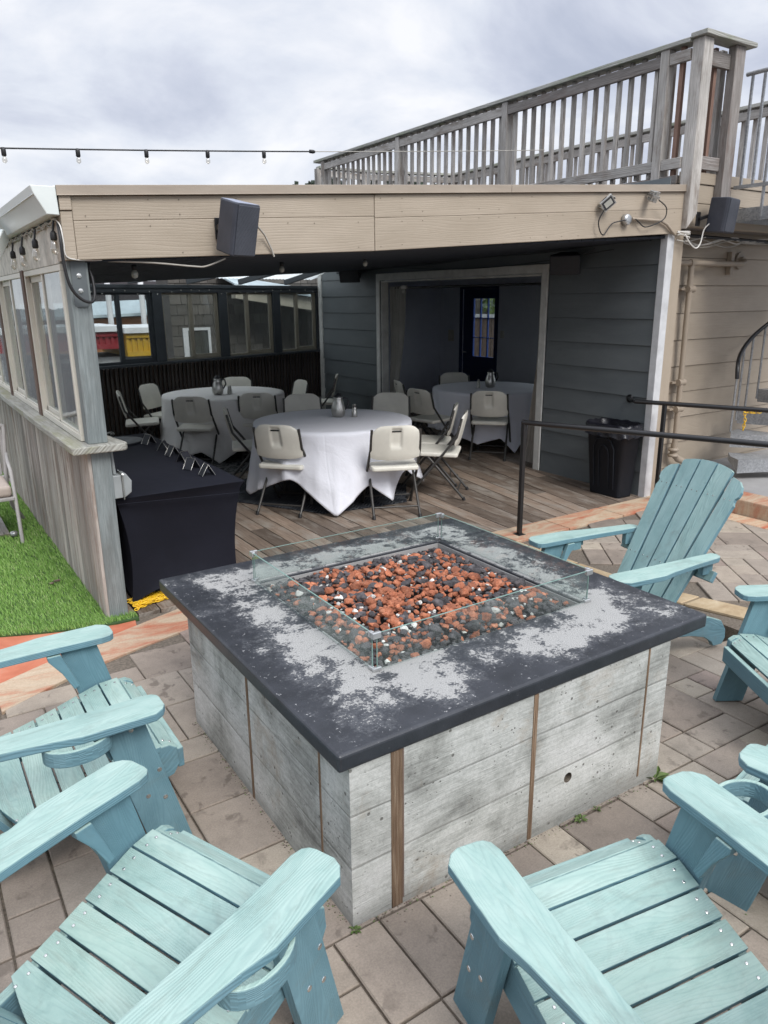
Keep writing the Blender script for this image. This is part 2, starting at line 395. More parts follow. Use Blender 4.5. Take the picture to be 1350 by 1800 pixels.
plain('red_container', (.26, .022, .03), .5, 0, .12, 3)
plain('yellow_container', (.52, .32, .03), .5, 0, .1, 3)
plain('white_roof', (.72, .73, .74), .6, 0, .1, 2)
plain('pale_blue_roof', (.42, .50, .53), .5, 0, .15, 2)
plain('orange_wall', (.38, .17, .07), .6, 0, .12, 2)
plain('pale_siding', (.42, .43, .44), .6, 0, .1, 2)
plain('dark_building', (.05, .045, .05), .8, 0, .2, 1)
plain('beam_cream', (.45, .42, .34), .7, 0, .15, 2)
plain('asphalt', (.05, .05, .052), .9, 0, .2, 3)
plain('smooth_concrete', (.30, .295, .29), .8, 0, .12, 4, .3)
plain('curtain_cloth', (.40, .39, .36), .9, 0, .12, 5)
plain('pale_curtain', (.42, .39, .35), .9, 0, .12, 5)
plain('blue_door_paint', (.010, .022, .09), .4, 0, .1)
plain('blue_muntin', (.03, .10, .42), .4, 0, .1)
plain('green_hedge', (.05, .10, .03), .9, 0, .5, 9, .6)
plain('fence_brown', (.14, .10, .08), .9, 0, .4, 14, .4)
plain('patio_chair_metal', (.40, .385, .37), .5, 0, .1)
plain('cushion_fabric', (.50, .42, .37), .9, 0, .06)
plain('tree_green', (.030, .045, .030), .95, 0, .4, .6, .3)
plain('weed_green', (.10, .15, .04), .7, 0, .3, 40)
plain('turf_base', (.035, .075, .02), .95, 0, .3, 20)
plain('lamp_glass', (.42, .42, .38), .15, .1, .1)
plain('tray_wood', (.33, .22, .12), .5, 0, .1)
plain('black_board', (.02, .021, .028), .45, 0, .15)
plain('corrugated_panel', (.40, .44, .42), .6, 0, .15, 3)
@mat('translucent_panel')
def _(T):
    a = T.node('ShaderNodeBsdfTranslucent', {'Color': (.85, .9, .88)}).outputs[0]
    b = T.node('ShaderNodeBsdfDiffuse', {'Color': (.7, .75, .74)}).outputs[0]
    return T.node('ShaderNodeMixShader', {0: .2, 1: a, 2: b}).outputs[0]
@mat('turf_blade')
def _(T):
    c = T.ramp(T.math('FRACT', T.rnd(3.77)), [(0, (.10, .21, .03)), (.5, (.19, .36, .07)), (.85, (.29, .47, .13)), (1, (.38, .44, .2))])
    return {'Base Color': c, 'Roughness': .6}

# ------------------------------------------------------------------ mesh builder
class MB:
    def __init__(s): s.v = []; s.f = []; s.g = []; s.r = []; s.m = []; s.sm = []
    def add(s, verts, faces, g=(1, 0, 0), rnd=None, mi=0, smooth=False):
        o = len(s.v); s.v.extend([tuple(p) for p in verts])
        if rnd is None: rnd = random.random()
        for f in faces:
            s.f.append([i + o for i in f]); s.g.append(tuple(g)); s.r.append(rnd); s.m.append(mi); s.sm.append(smooth)
        return s
    def hexa(s, b, t, g=(1, 0, 0), **k):
        return s.add(list(b) + list(t), [(3, 2, 1, 0), (4, 5, 6, 7), (0, 1, 5, 4), (1, 2, 6, 5), (2, 3, 7, 6), (3, 0, 4, 7)], g, **k)
    def box(s, x0, x1, y0, y1, z0, z1, g=None, **k):
        if g is None:
            d = (x1 - x0, y1 - y0, z1 - z0); i = d.index(max(d)); g = [(1, 0, 0), (0, 1, 0), (0, 0, 1)][i]
        return s.hexa([(x0, y0, z0), (x1, y0, z0), (x1, y1, z0), (x0, y1, z0)], [(x0, y0, z1), (x1, y0, z1), (x1, y1, z1), (x0, y1, z1)], g, **k)
    def prism(s, out, O, A, B, th, g=None, **k):
        O, A, B = Vector(O), Vector(A), Vector(B); N = A.cross(B).normalized(); n = len(out)
        p = [O + A * a + B * b for a, b in out]; q = [x + N * th for x in p]
        fs = [tuple(range(n))[::-1], tuple(range(n, 2 * n))] + [(i, (i + 1) % n, n + (i + 1) % n, n + i) for i in range(n)]
        return s.add([tuple(x) for x in p + q], fs, g or tuple(A), **k)
    def bar(s, p0, p1, w, h, up=(0, 0, 1), **k):
        p0, p1 = Vector(p0), Vector(p1); d = (p1 - p0).normalized(); u = Vector(up)
        if abs(d.dot(u)) > .97: u = Vector((1, 0, 0))
        sd = d.cross(u).normalized() * (w / 2); uu = sd.cross(d).normalized() * (h / 2)
        return s.hexa([p0 - sd - uu, p0 + sd - uu, p1 + sd - uu, p1 - sd - uu], [p0 - sd + uu, p0 + sd + uu, p1 + sd + uu, p1 - sd + uu], tuple(d), **k)
    def tube(s, pts, r, n=8, closed=False, **k):
        pts = [Vector(p) for p in pts]
        if not closed and not isinstance(r, (list, tuple)) and r <= .009 and 5 <= len(pts) <= 30:
            q = [pts[0]] + pts + [pts[-1]]; o_ = []
            for i in range(1, len(q) - 2):
                for k_ in range(4):
                    t = k_ / 4; a, b, c, d = q[i - 1], q[i], q[i + 1], q[i + 2]
                    o_.append(.5 * ((2 * b) + (c - a) * t + (2 * a - 5 * b + 4 * c - d) * t * t + (3 * b - a - 3 * c + d) * t ** 3))
            pts = o_ + [pts[-1]]
        R = r if isinstance(r, (list, tuple)) else [r] * len(pts)
        V = []; F = []; ref = Vector((0, 0, 1)); m = len(pts)
        for i, p in enumerate(pts):
            if closed: d = pts[(i + 1) % m] - pts[i - 1]
            else: d = pts[min(i + 1, m - 1)] - pts[max(i - 1, 0)]
            d.normalize()
            a = ref - d * ref.dot(d)
            if a.length < .15: a = Vector((1, 0, 0)) - d * d.x
            a.normalize(); ref = a; b = d.cross(a)
            for j in range(n):
                t = 2 * pi * j / n; V.append(p + (a * cos(t) + b * sin(t)) * R[i])
        for i in range(m if closed else m - 1):
            for j in range(n): F.append((i * n + j, i * n + (j + 1) % n, ((i + 1) % m) * n + (j + 1) % n, ((i + 1) % m) * n + j))
        k.setdefault('smooth', True)
        s.add([tuple(x) for x in V], F, **k)
        if not closed:
            kk = dict(k); kk['smooth'] = False
            s.add([tuple(x) for x in V[:n]], [tuple(range(n))[::-1]], **kk); s.add([tuple(x) for x in V[-n:]], [tuple(range(n))], **kk)
        return s
    def lathe(s, prof, c=(0, 0, 0), n=20, axis=None, **k):
        c = Vector(c); A, B, W = Vector((1, 0, 0)), Vector((0, 1, 0)), Vector((0, 0, 1))
        if axis is not None:
            W = Vector(axis).normalized(); A = W.orthogonal().normalized(); B = W.cross(A)
        V = [tuple(c + (A * cos(2 * pi * j / n) + B * sin(2 * pi * j / n)) * r + W * z) for r, z in prof for j in range(n)]
        F = [(i * n + j, i * n + (j + 1) % n, (i + 1) * n + (j + 1) % n, (i + 1) * n + j) for i in range(len(prof) - 1) for j in range(n)]
        F += [tuple(range(n))[::-1], tuple(range((len(prof) - 1) * n, len(prof) * n))]
        k.setdefault('smooth', True)
        return s.add(V, F, **k)
    def mesh(s, name, mats, off=(0, 0, 0), recalc=True):
        me = bpy.data.meshes.new(name); ox, oy, oz = off
        me.from_pydata([(x - ox, y - oy, z - oz) for x, y, z in s.v], [], s.f)
        for m in mats: me.materials.append(MATS[m])
        if recalc:
            bm = bmesh.new(); bm.from_mesh(me); bmesh.ops.recalc_face_normals(bm, faces=bm.faces); bm.to_mesh(me); bm.free()
        uvl = me.uv_layers.new(name='UVMap'); at = me.attributes.new('rnd', 'FLOAT', 'FACE')
        at.data.foreach_set('value', s.r)
        me.polygons.foreach_set('material_index', s.m); me.polygons.foreach_set('use_smooth', s.sm)
        for p, g in zip(me.polygons, s.g):
            g = Vector(g).normalized(); n = p.normal; c = n.cross(g)
            if c.length < .35:
                g2 = n.orthogonal().normalized(); c = n.cross(g2); g_ = g2
            else: g_ = g
            c.normalize()
            for li in p.loop_indices:
                co = me.vertices[me.loops[li].vertex_index].co
                uvl.data[li].uv = (co.dot(g_), co.dot(c) + abs(n.x) * .37 + abs(n.y) * .71)
        return me

def wloc(o):
    v = Vector((0, 0, 0))
    while o: v = v + Vector(o.location); o = o.parent
    return v
def obj(name, mb, mats, parent=None, bevel=0, seg=2, local=False, **tags):
    """one mesh object; coordinates given in world space unless local"""
    if isinstance(mats, str): mats = [mats]
    off = (0, 0, 0) if local or parent is None else tuple(wloc(parent))
    base = (0, 0, 0)
    if parent is None and 'at' in tags: base = tags.pop('at'); off = base
    o = bpy.data.objects.new(name, mb.mesh(name, mats, off)); col.objects.link(o)
    if parent: o.parent = parent
    else: o.location = base
    if bevel:
        b = o.modifiers.new('edge', 'BEVEL'); b.width = bevel; b.segments = seg; b.limit_method = 'ANGLE'; b.angle_limit = radians(40); b.harden_normals = False
    for k, v in tags.items():
        o['category' if k == 'cat' else k] = v
    return o
def struct(name, mb, mats, **k): return obj(name, mb, mats, kind='structure', **k)
def thing(name, label, cat, loc=(0, 0, 0), rz=0, group=None):
    o = bpy.data.objects.new(name, None); col.objects.link(o); o.empty_display_size = .1
    o.location = loc; o.rotation_euler = (0, 0, rz); o['label'] = label; o['category'] = cat
    if group: o['group'] = group
    return o
def dup(root, loc, rz, label, group=None):
    r = root.copy(); col.objects.link(r); r.location = loc; r.rotation_euler = (0, 0, rz); r['label'] = label
    if group: r['group'] = group
    def rec(a, b):
        for ch in list(a.children):
            c = ch.copy(); col.objects.link(c); c.parent = b; rec(ch, c)
    rec(root, r); return r

def zg(x): return -0.036 * min(max(0, x - 1.0), 3.0)     # the lower patio falls gently to the right

# ================================================================== SETTING
g = MB(); g.add([(-400, -400, -1.45), (400, -400, -1.45), (400, 400, -1.45), (-400, 400, -1.45)], [(0, 1, 2, 3)])
struct('ground', g, 'asphalt')
# lower patio bed
b = MB()
xs = [-6, 1.0, 2.5, 4.0, 4.35]
for i in range(4):
    x0, x1 = xs[i], xs[i + 1]
    b.hexa([(x0, -4, -1.5), (x1, -4, -1.5), (x1, 4.42, -1.5), (x0, 4.42, -1.5)],
           [(x0, -4, zg(x0) - .014), (x1, -4, zg(x1) - .014), (x1, 4.42, zg(x1) - .014), (x0, 4.42, zg(x0) - .014)])
struct('patio_bed', b, 'joint_sand')
def band_y(x):     # inner (paver side) edge of the pink stone band
    pts = [(-6, 2.6), (-.6, 3.28), (.166, 3.62), (.5, 3.82), (.85, 3.96), (1.25, 4.06), (2.2, 4.10), (3.9, 4.12), (9, 4.12)]
    for (a, c), (d, e) in zip(pts, pts[1:]):
        if a <= x <= d: return c + (e - c) * (x - a) / (d - a)
    return 4.1
def curb_x(y):
    pts = [(-4, 4.4), (1.2, 4.33), (2.15, 4.14), (2.6, 3.99), (3.05, 3.86), (3.6, 3.82), (4.3, 3.80)]
    for (a, c), (d, e) in zip(pts, pts[1:]):
        if a <= y <= d: return c + (e - c) * (y - a) / (d - a)
    return 3.8
# modular paving on a .165 module
U = .165
def paving(nx, ny, x0, y0, keep, seed):
    rr = random.Random(seed); used = set(); out = []
    for j in range(ny):
        for i in range(nx):
            if (i, j) in used: continue
            opts = [(2, 2)] * 4 + [(2, 1)] * 4 + [(1, 2)] * 4 + [(1, 1)] * 2
            rr.shuffle(opts)
            for w, h in opts + [(1, 1)]:
                cells = [(i + a, j + c) for a in range(w) for c in range(h)]
                if all(cc not in used for cc in cells) and i + w <= nx:
                    used.update(cells); break
            out.append((x0 + i * U, y0 + j * U, w * U, h * U))
    return [o for o in out if keep(o[0] + o[2] / 2, o[1] + o[3] / 2, o)]
def paver_mesh(mb, x, y, w, h, zf, gap=.0035, lift=0, th=.05, M=None):
    gx = gap * random.uniform(.7, 1.4); c = .004; dz = random.uniform(-.0018, .0018) + lift; r = random.random()
    x0, x1, y0, y1 = x + gx, x + w - gx, y + gx, y + h - gx
    def P(px, py, z):
        if M: px, py = M(px, py)
        return (px, py, z + zf(px) + dz)
    b = [P(x0, y0, -.02), P(x1, y0, -.02), P(x1, y1, -.02), P(x0, y1, -.02)]
    m = [P(x0, y0, -c), P(x1, y0, -c), P(x1, y1, -c), P(x0, y1, -c)]
    t = [P(x0 + c, y0 + c, 0), P(x1 - c, y0 + c, 0), P(x1 - c, y1 - c, 0), P(x0 + c, y1 - c, 0)]
    mb.add(b + m + t, [(0, 1, 5, 4), (1, 2, 6, 5), (2, 3, 7, 6), (3, 0, 4, 7), (4, 5, 9, 8), (5, 6, 10, 9), (6, 7, 11, 10), (7, 4, 8, 11), (8, 9, 10, 11)], rnd=r)
def keep_low(cx, cy, o):
    x, y, w, h = o
    return y + h < band_y(cx) + .03 and x + w < curb_x(cy) - .13
p = MB()
for o in paving(66, 38, 2.99 - 38 * U, 1.762 - 22 * U, keep_low, 3): paver_mesh(p, *o, zg)
struct('patio_pavers', p, 'paver')
# pink stone band that borders the lower patio, cut into flags
p = MB()
edge = [(-2.2, 2.95, 3.45), (-.6, 3.30, 3.68), (.166, 3.64, 3.94), (.62, 3.87, 4.14), (1.30, 4.08, 4.40), (2.2, 4.12, 4.41), (3.0, 4.13, 4.41), (3.79, 4.13, 4.41)]
for (a, i0, o0), (c, i1, o1) in zip(edge, edge[1:]):
    gp = .006
    p.hexa([(a + gp, i0, zg(a) - .05), (c - gp, i1, zg(c) - .05), (c - gp, o1, zg(c) - .05), (a + gp, o0, zg(a) - .05)],
           [(a + gp, i0, zg(a) + .003), (c - gp, i1, zg(c) + .003), (c - gp, o1, zg(c) + .003), (a + gp, o0, zg(a) + .003)])
ys = [-1.2, -.2, .7, 1.5, 2.2, 2.75, 3.3, 4.1]
for a, c in zip(ys, ys[1:]):
    q0, q1 = curb_x(a), curb_x(c); z = zg(3.8)
    p.hexa([(q0 - .15, a + .006, z - .05), (q0, a + .006, z - .05), (q1, c - .006, z - .05), (q1 - .15, c - .006, z - .05)],
           [(q0 - .15, a + .006, z + .002), (q0, a + .006, z + .002), (q1, c - .006, z + .002), (q1 - .15, c - .006, z + .002)])
struct('stone_border', p, 'flagstone', bevel=.004)
p = MB()
p.hexa([(-3, 2.9, -.1), (.98, 4.22, -.1), (1.02, 4.44, -.1), (-3, 5.2, -.1)], [(-3, 2.9, -.004), (.98, 4.22, -.004), (1.02, 4.44, -.004), (-3, 5.2, -.004)])
struct('stained_concrete_path', p, 'orange_concrete')
# upper terrace with its tan kerb
p = MB()
ys = [-2.5, -1, .0, .9, 1.55, 2.1, 2.6, 3.05, 3.5, 4.0, 4.40]
for a, c in zip(ys, ys[1:]):
    q0, q1 = curb_x(a), curb_x(c); gp = .004
    p.hexa([(q0, a + gp, -.14), (q0 + .2, a + gp, -.14), (q1 + .2, c - gp, -.14), (q1, c - gp, -.14)],
           [(q0, a + gp, .004), (q0 + .2, a + gp, .004), (q1 + .2, c - gp, .004), (q1, c - gp, .004)], rnd=.4)
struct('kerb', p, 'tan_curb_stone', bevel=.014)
p = MB(); p.box(4.3, 12, -4, 4.44, -1.5, -.016); p.box(3.95, 4.3, 1.9, 4.44, -1.5, -.016)
p.box(5.95, 12, 4.44, 4.72, -1.5, -.016)
struct('terrace_bed', p, 'joint_sand')
ang = radians(52)
def rot(px, py): return (5.2 + (px - 5.2) * cos(ang) - (py - 3) * sin(ang), 3 + (px - 5.2) * sin(ang) + (py - 3) * cos(ang))
def keep_up(cx, cy, o):
    X, Y = rot(cx, cy)
    return Y < 4.05 and X > curb_x(Y) + .28 and X < 6.1 and Y > .3
p = MB()
for o in paving(44, 44, 5.2 - 22 * U, 3 - 22 * U, keep_up, 8): paver_mesh(p, *o, lambda x: 0, M=rot)
struct('terrace_pavers', p, 'paver')
p = MB(); x = 3.97
while x < 6.3:
    w = random.uniform(.45, .7); p.box(x + .005, min(x + w, 6.3) - .005, 4.13, 4.43, -.03, .004); x += w
struct('terrace_border_stones', p, 'flagstone', bevel=.004)
p = MB(); p.box(6.15, 6.45, .5, 2.6, -.05, .14); p.box(6.15, 6.45, 2.61, 4.4, -.05, .141); p.box(5.93, 6.14, .5, 2.2, -.05, .005); p.box(5.93, 6.14, 2.21, 4.1, -.05, .006)
struct('raised_step', p, 'flagstone', bevel=.01)
p = MB(); p.box(6.45, 12, -2, 4.72, -.3, .135)
struct('stair_landing', p, 'smooth_concrete')

# deck boards: they fan slightly towards the right
p = MB(); bw = .143; x = .9
def dslope(x): return 0 if x < 3.6 else min((x - 3.6) * .13, .2)
while x < 6.9:
    ya = 4.43; r0 = x; r1 = x + bw; yy = ya
    def X(xb, y): return xb + dslope(xb) * (y - 4.43)
    y = ya
    while y < 11.6:
        L = random.choice([1.2, 1.9, 2.6, 3.4, 4.0]); y1 = min(y + L, 11.7)
        if y == ya: L = random.uniform(.6, 3); y1 = y + L
        gq = .004; dz = random.uniform(-.002, .002)
        p.hexa([(X(r0, y) + gq, y + .002, -.04), (X(r1, y) - gq, y + .002, -.04), (X(r1, y1) - gq, y1 - .002, -.04), (X(r0, y1) + gq, y1 - .002, -.04)],
               [(X(r0, y) + gq, y + .002, dz), (X(r1, y) - gq, y + .002, dz), (X(r1, y1) - gq, y1 - .002, dz), (X(r0, y1) + gq, y1 - .002, dz)], (0, 1, 0))
        y = y1
    x += bw
struct('deck_floor', p, 'deck_wood', bevel=.003)
p = MB(); p.box(.9, 8.7, 4.44, 11.9, -1.5, -.05); p.box(6.25, 8.7, 4.75, 11.9, -.05, -.045)
struct('deck_underside', p, 'navy_dark')
p = MB(); p.box(-6, .86, 5.0, 10.5, -1.5, -.02)
struct('turf_bed', p, 'turf_base')

# artificial turf
def turf_front(x): return 4.38 + (0 if x > .8 else (.8 - x) ** 1.25 * .42)
p = MB()
px = [(-3, turf_front(-3)), (-2, turf_front(-2)), (-1, turf_front(-1)), (-.4, turf_front(-.4)), (.1, turf_front(.1)), (.46, turf_front(.46)), (.7, turf_front(.7)), (.9, 4.36), (1.03, 4.36), (1.03, 4.45), (.87, 4.52), (.87, 10), (-3, 10)]
p.prism([(a, b_) for a, b_ in px], (0, 0, -.012), (1, 0, 0), (0, 1, 0), .018)
struct('turf_backing', p, 'turf_base')
N = 62000
bx = rng.uniform(-1.15, 1.03, N * 2); by = 4.33 + (rng.uniform(0, 1, N * 2) ** 1.5) * 5.2
keep = [(y > turf_front(x) + .0 and (x < .875 or y < 4.46) and x > (.10 * y - 1.0)) for x, y in zip(bx, by)]
bx = bx[keep][:N]; by = by[keep][:N]; n = len(bx)
hh = rng.uniform(.018, .034, n); th = rng.uniform(0, 2 * pi, n); ln = rng.uniform(.1, .9, n) * hh; wd = .0016 + .0012 * (by - 4.3)
lean = th * .35 + 1.3
V = np.zeros((n, 3, 3))
V[:, 0, 0] = bx - np.cos(th) * wd; V[:, 0, 1] = by - np.sin(th) * wd; V[:, 1, 0] = bx + np.cos(th) * wd; V[:, 1, 1] = by + np.sin(th) * wd
V[:, 2, 0] = bx + np.cos(lean) * ln; V[:, 2, 1] = by + np.sin(lean) * ln; V[:, :2, 2] = .004; V[:, 2, 2] = hh + .004
me = bpy.data.meshes.new('turf'); me.from_pydata([tuple(q) for q in V.reshape(-1, 3)], [], [(3 * i, 3 * i + 1, 3 * i + 2) for i in range(n)])
me.materials.append(MATS['turf_blade']); at = me.attributes.new('rnd', 'FLOAT', 'FACE'); at.data.foreach_set('value', rng.uniform(0, 1, n))
o = bpy.data.objects.new('turf', me); col.objects.link(o)
o['label'] = 'bright green artificial turf in front of the weathered plank wall'; o['category'] = 'artificial turf'; o['kind'] = 'stuff'

# ================================================================== DINING SHELTER
SH = thing('dining_shelter', 'open-fronted dining shelter with beige timber fascia, plank half wall and dark interior', 'dining shelter', (.95, 4.46, 0))
# fascia boards, sloping up to the right
def fas(mb, x0, x1, f0, f1, y0, y1, **k):
    zb = lambda x, f: (lambda a, b_: a + (b_ - a) * f)(FB(x), FT(x))
    mb.hexa([(x0, y0, zb(x0, f0)), (x1, y0, zb(x1, f0)), (x1, y1, zb(x1, f0)), (x0, y1, zb(x0, f0))],
            [(x0, y0, zb(x0, f1)), (x1, y0, zb(x1, f1)), (x1, y1, zb(x1, f1)), (x0, y1, zb(x0, f1))], (1, 0, .06), **k)
def FB(x): return 2.112 + (x - .87) * .0487 if x < 2.84 else 2.208 + (x - 2.84) * .0705
def FT(x): return 2.484 + (x - .87) * .0675 if x < 2.84 else 2.617 + (x - 2.84) * .0685
m = MB(); fas(m, .93, 2.838, 0, .529, 4.411, 4.45); fas(m, .93, 2.838, .532, .86, 4.412, 4.45)
obj('fascia_board', m, 'beige_paint', SH, .004)
m = MB(); fas(m, 2.841, 6.11, 0, .504, 4.409, 4.45); fas(m, 2.841, 6.11, .507, .86, 4.41, 4.45)
obj('fascia_board', m, 'beige_paint', SH, .004)
m = MB(); fas(m, .868, .928, 0, .66, 4.408, 4.60); fas(m, .868, .928, .67, .86, 4.40, 4.6)
obj('fascia_end_block', m, 'beige_paint', SH, .003)
m = MB(); fas(m, .86, 4.04, .863, 1.0, 4.395, 4.46); fas(m, 4.042, 6.12, .863, 1.0, 4.393, 4.46); fas(m, .86, 6.12, .86, .872, 4.385, 4.395)
obj('cap_flashing', m, 'flashing_metal', SH, .002)
m = MB(); rr = random.Random(8)
for i in range(30):
    x = 1.0 + i * .172 + rr.uniform(-.01, .01)
    for f in (.07, .45, .60, .8):
        if rr.random() < .45: m.lathe([(.0032, 0), (.0032, .0012)], (x, 4.408, FB(x) + (FT(x) - FB(x)) * f + rr.uniform(-.004, .004)), 6, (0, -1, 0), smooth=False)
obj('nail_heads', m, 'joint_sand', SH)
# ceiling (slopes up to the right, down to the back) and roof
def CZ(x, y): return 2.10 + (x - .9) * .058 - (y - 4.46) * .018
m = MB(); nx = 36
for i in range(nx):
    x0 = .92 + (6.02 - .92) * i / nx; x1 = .92 + (6.02 - .92) * (i + 1) / nx - .006
    yb = lambda x: 8.45 + (x - .9) * .287
    m.hexa([(x0, 4.455, CZ(x0, 4.46)), (x1, 4.455, CZ(x1, 4.46)), (x1, yb(x1), CZ(x1, yb(x1))), (x0, yb(x0), CZ(x0, yb(x0)))],
           [(x0, 4.455, CZ(x0, 4.46) + .02), (x1, 4.455, CZ(x1, 4.46) + .02), (x1, yb(x1), CZ(x1, yb(x1)) + .02), (x0, yb(x0), CZ(x0, yb(x0)) + .02)], (0, 1, 0))
obj('ceiling', m, 'navy_dark', SH)
m = MB(); q = [(.87, 4.46), (6.1, 4.46), (6.1, 10.1), (.87, 8.6)]
m.hexa([(a, c, CZ(a, c) + .03) for a, c in q], [(a, c, FT(a) - .03 - (c - 4.46) * .02) for a, c in q])
obj('roof', m, 'charcoal_paint', SH)
# beams under the ceiling, running front to back, and a cross beam at the back edge
BW0 = Vector((.9, 9.6, 0)); BD = Vector((5.15, 1.48, 0)).normalized(); BN = Vector((BD.y, -BD.x, 0))   # back wall line, normal to the front
def bwp(s, off=0, z=0): q = BW0 + BD * s + BN * off; return (q.x, q.y, z)
m = MB(); m.hexa([(1.0, 8.52, 2.05), (5.97, 9.94, 2.335), (5.97, 10.03, 2.335), (1.0, 8.61, 2.05)], [(1.0, 8.52, 2.14), (5.97, 9.94, 2.43), (5.97, 10.03, 2.43), (1.0, 8.61, 2.14)])
obj('cross_beam', m, 'charcoal_paint', SH, .004)
for s in (1.0, 1.9, 2.8, 3.7, 4.6):
    m = MB(); a = bwp(s, 0, 2.15); c = (a[0] + BN.x * 1.1, a[1] + BN.y * 1.1, 2.03 + (a[0] - .9) * .055 + .09)
    m.bar(a, c, .045, .075); obj('rafter', m, 'charcoal_paint', SH, .003)
# corrugated translucent strip between cross beam and back wall
m = MB(); ns = 150
for i in range(ns):
    s0, s1 = 5.3 * i / ns, 5.3 * (i + 1) / ns
    def q_(s, k, i_): a = bwp(s, -.15, 2.20); f = bwp(s, 1.12, 2.20 + s * .052); return (a if k else f)[0], (a if k else f)[1], (a if k else f)[2] + (.018 if i_ % 2 else 0)
    m.add([q_(s0, 0, i), q_(s1, 0, i + 1), q_(s1, 1, i + 1), q_(s0, 1, i)], [(0, 1, 2, 3)])
obj('corrugated_roof_panel', m, 'translucent_panel', SH)
# corner post with plate, bolts
m = MB(); m.box(.882, .992, 4.46, 4.56, 0, 1.05); m.box(.878, .988, 4.462, 4.56, 1.10, 2.12); m.box(.866, .880, 4.475, 4.56, 0, 1.05)
po = obj('corner_post', m, 'grey_painted_post', SH, .005)
m = MB(); m.prism([(0, .015), (.015, 0), (.065, 0), (.08, .015), (.08, .26), (0, .26)], (.895, 4.459, 1.87), (1, 0, 0), (0, 0, 1), .005)
pl = obj('steel_plate', m, 'plate_grey', po, .001)
for z in (1.955, 2.035):
    m = MB(); m.lathe([(.014, 0), (.014, .003), (.010, .004), (.010, .012), (.004, .013)], (.935, 4.456, z), 6, (0, -1, 0), smooth=False)
    obj('bolt', m, 'bolt_steel', po)
# plank half wall
m = MB(); y = 4.47
while y < 9.75:
    w = random.choice([.085, .1, .115]); pr = random.uniform(0, .006)
    m.box(.868 - pr, .884, y, y + w - .004, -.02, 1.052, (0, 0, 1)); y += w
m.box(.886, .915, 4.57, 9.7, -.02, 1.05, (0, 1, 0), mi=1)
obj('plank_wall', m, ['wall_plank_wood', 'navy_dark'], SH, .002)
# sill shelf, rounded at its right end
m = MB(); out = [(.772, 4.395), (1.05, 4.395), (1.075, 4.405), (1.088, 4.43), (1.085, 4.47), (1.065, 4.60), (1.02, 5.0), (.99, 9.6), (.772, 9.6)]
m.prism(out, (0, 0, 1.055), (1, 0, 0), (0, 1, 0), .045, g=(0, 1, 0))
obj('sill_shelf', m, 'sill_wood', SH, .008)
# left windows: three cream sliding units between brown posts
for k, (a, c) in enumerate(((4.575, 5.84), (5.95, 7.30), (7.42, 8.70))):
    m = MB(); z0, z1 = 1.103, 2.10; x0, x1 = .862, .93; t = .035
    m.box(x0, x1, a, c, z0, z0 + t); m.box(x0, x1, a, c, z1 - t, z1); m.box(x0, x1, a, a + t, z0 + t, z1 - t); m.box(x0, x1, c - t, c, z0 + t, z1 - t)
    w = obj('window', m, 'cream_vinyl', SH, .003)
    mid = (a + c) / 2
    m = MB(); m.box(.868, .884, a + t, c - t, z0 + t, z0 + t + .014); m.box(.868, .884, mid - .02, mid + .02, z0 + t, z1 - t)
    obj('track', m, 'cream_vinyl', w, .002)
    m = MB(); s0, s1 = mid - .02, c - t
    m.box(.892, .912, s0, s1, z0 + t, z0 + t + .04); m.box(.892, .912, s0, s1, z1 - t - .04, z1 - t); m.box(.892, .912, s0, s0 + .035, z0 + t, z1 - t); m.box(.892, .912, s1 - .035, s1, z0 + t, z1 - t)
    obj('sash', m, 'cream_vinyl', w, .002)
    for (s0, s1, xx) in ((a + t, mid - .02, .876), (mid + .02, c - t - .03, .902)):
        m = MB(); m.box(xx, xx + .004, s0, s1, z0 + t, z1 - t); obj('pane', m, 'old_window_glass', w)
for y in (5.845, 7.305, 8.705):
    m = MB(); m.box(.852, .94, y, y + .10, 1.10, 2.11); obj('window_post', m, 'brown_post_wood', SH, .004)
m = MB(); m.box(.862, .94, 4.60, 9.7, 2.102, 2.33, mi=0); obj('head_board', m, ['peeling_white'], SH, .003)
# white gutter
m = MB(); prof = [(.735, 2.475), (.745, 2.44), (.80, 2.338), (.862, 2.336), (.858, 2.48), (.845, 2.48), (.85, 2.35), (.805, 2.352), (.752, 2.45)]
m.prism([(b_, a) for a, b_ in [(c[0], c[1]) for c in prof]], (0, 4.40, 0), (0, 0, 1), (1, 0, 0), 5.3, g=(0, 1, 0))
m.prism([(2.475, .737), (2.44, .747), (2.34, .802), (2.338, .86), (2.476, .856)], (0, 4.398, 0), (0, 0, 1), (1, 0, 0), .004, g=(0, 1, 0))
m.box(.742, .752, 4.41, 9.7, 2.43, 2.436)
gu = obj('gutter', m, 'white_gutter', SH, .002)
m = MB(); m.bar((.74, 5.75, 2.33), (.60, 5.55, 2.13), .09, .09); m.bar((.60, 5.55, 2.14), (.585, 5.53, 2.0), .09, .09)
obj('downspout_elbow', m, 'white_gutter', gu, .006)

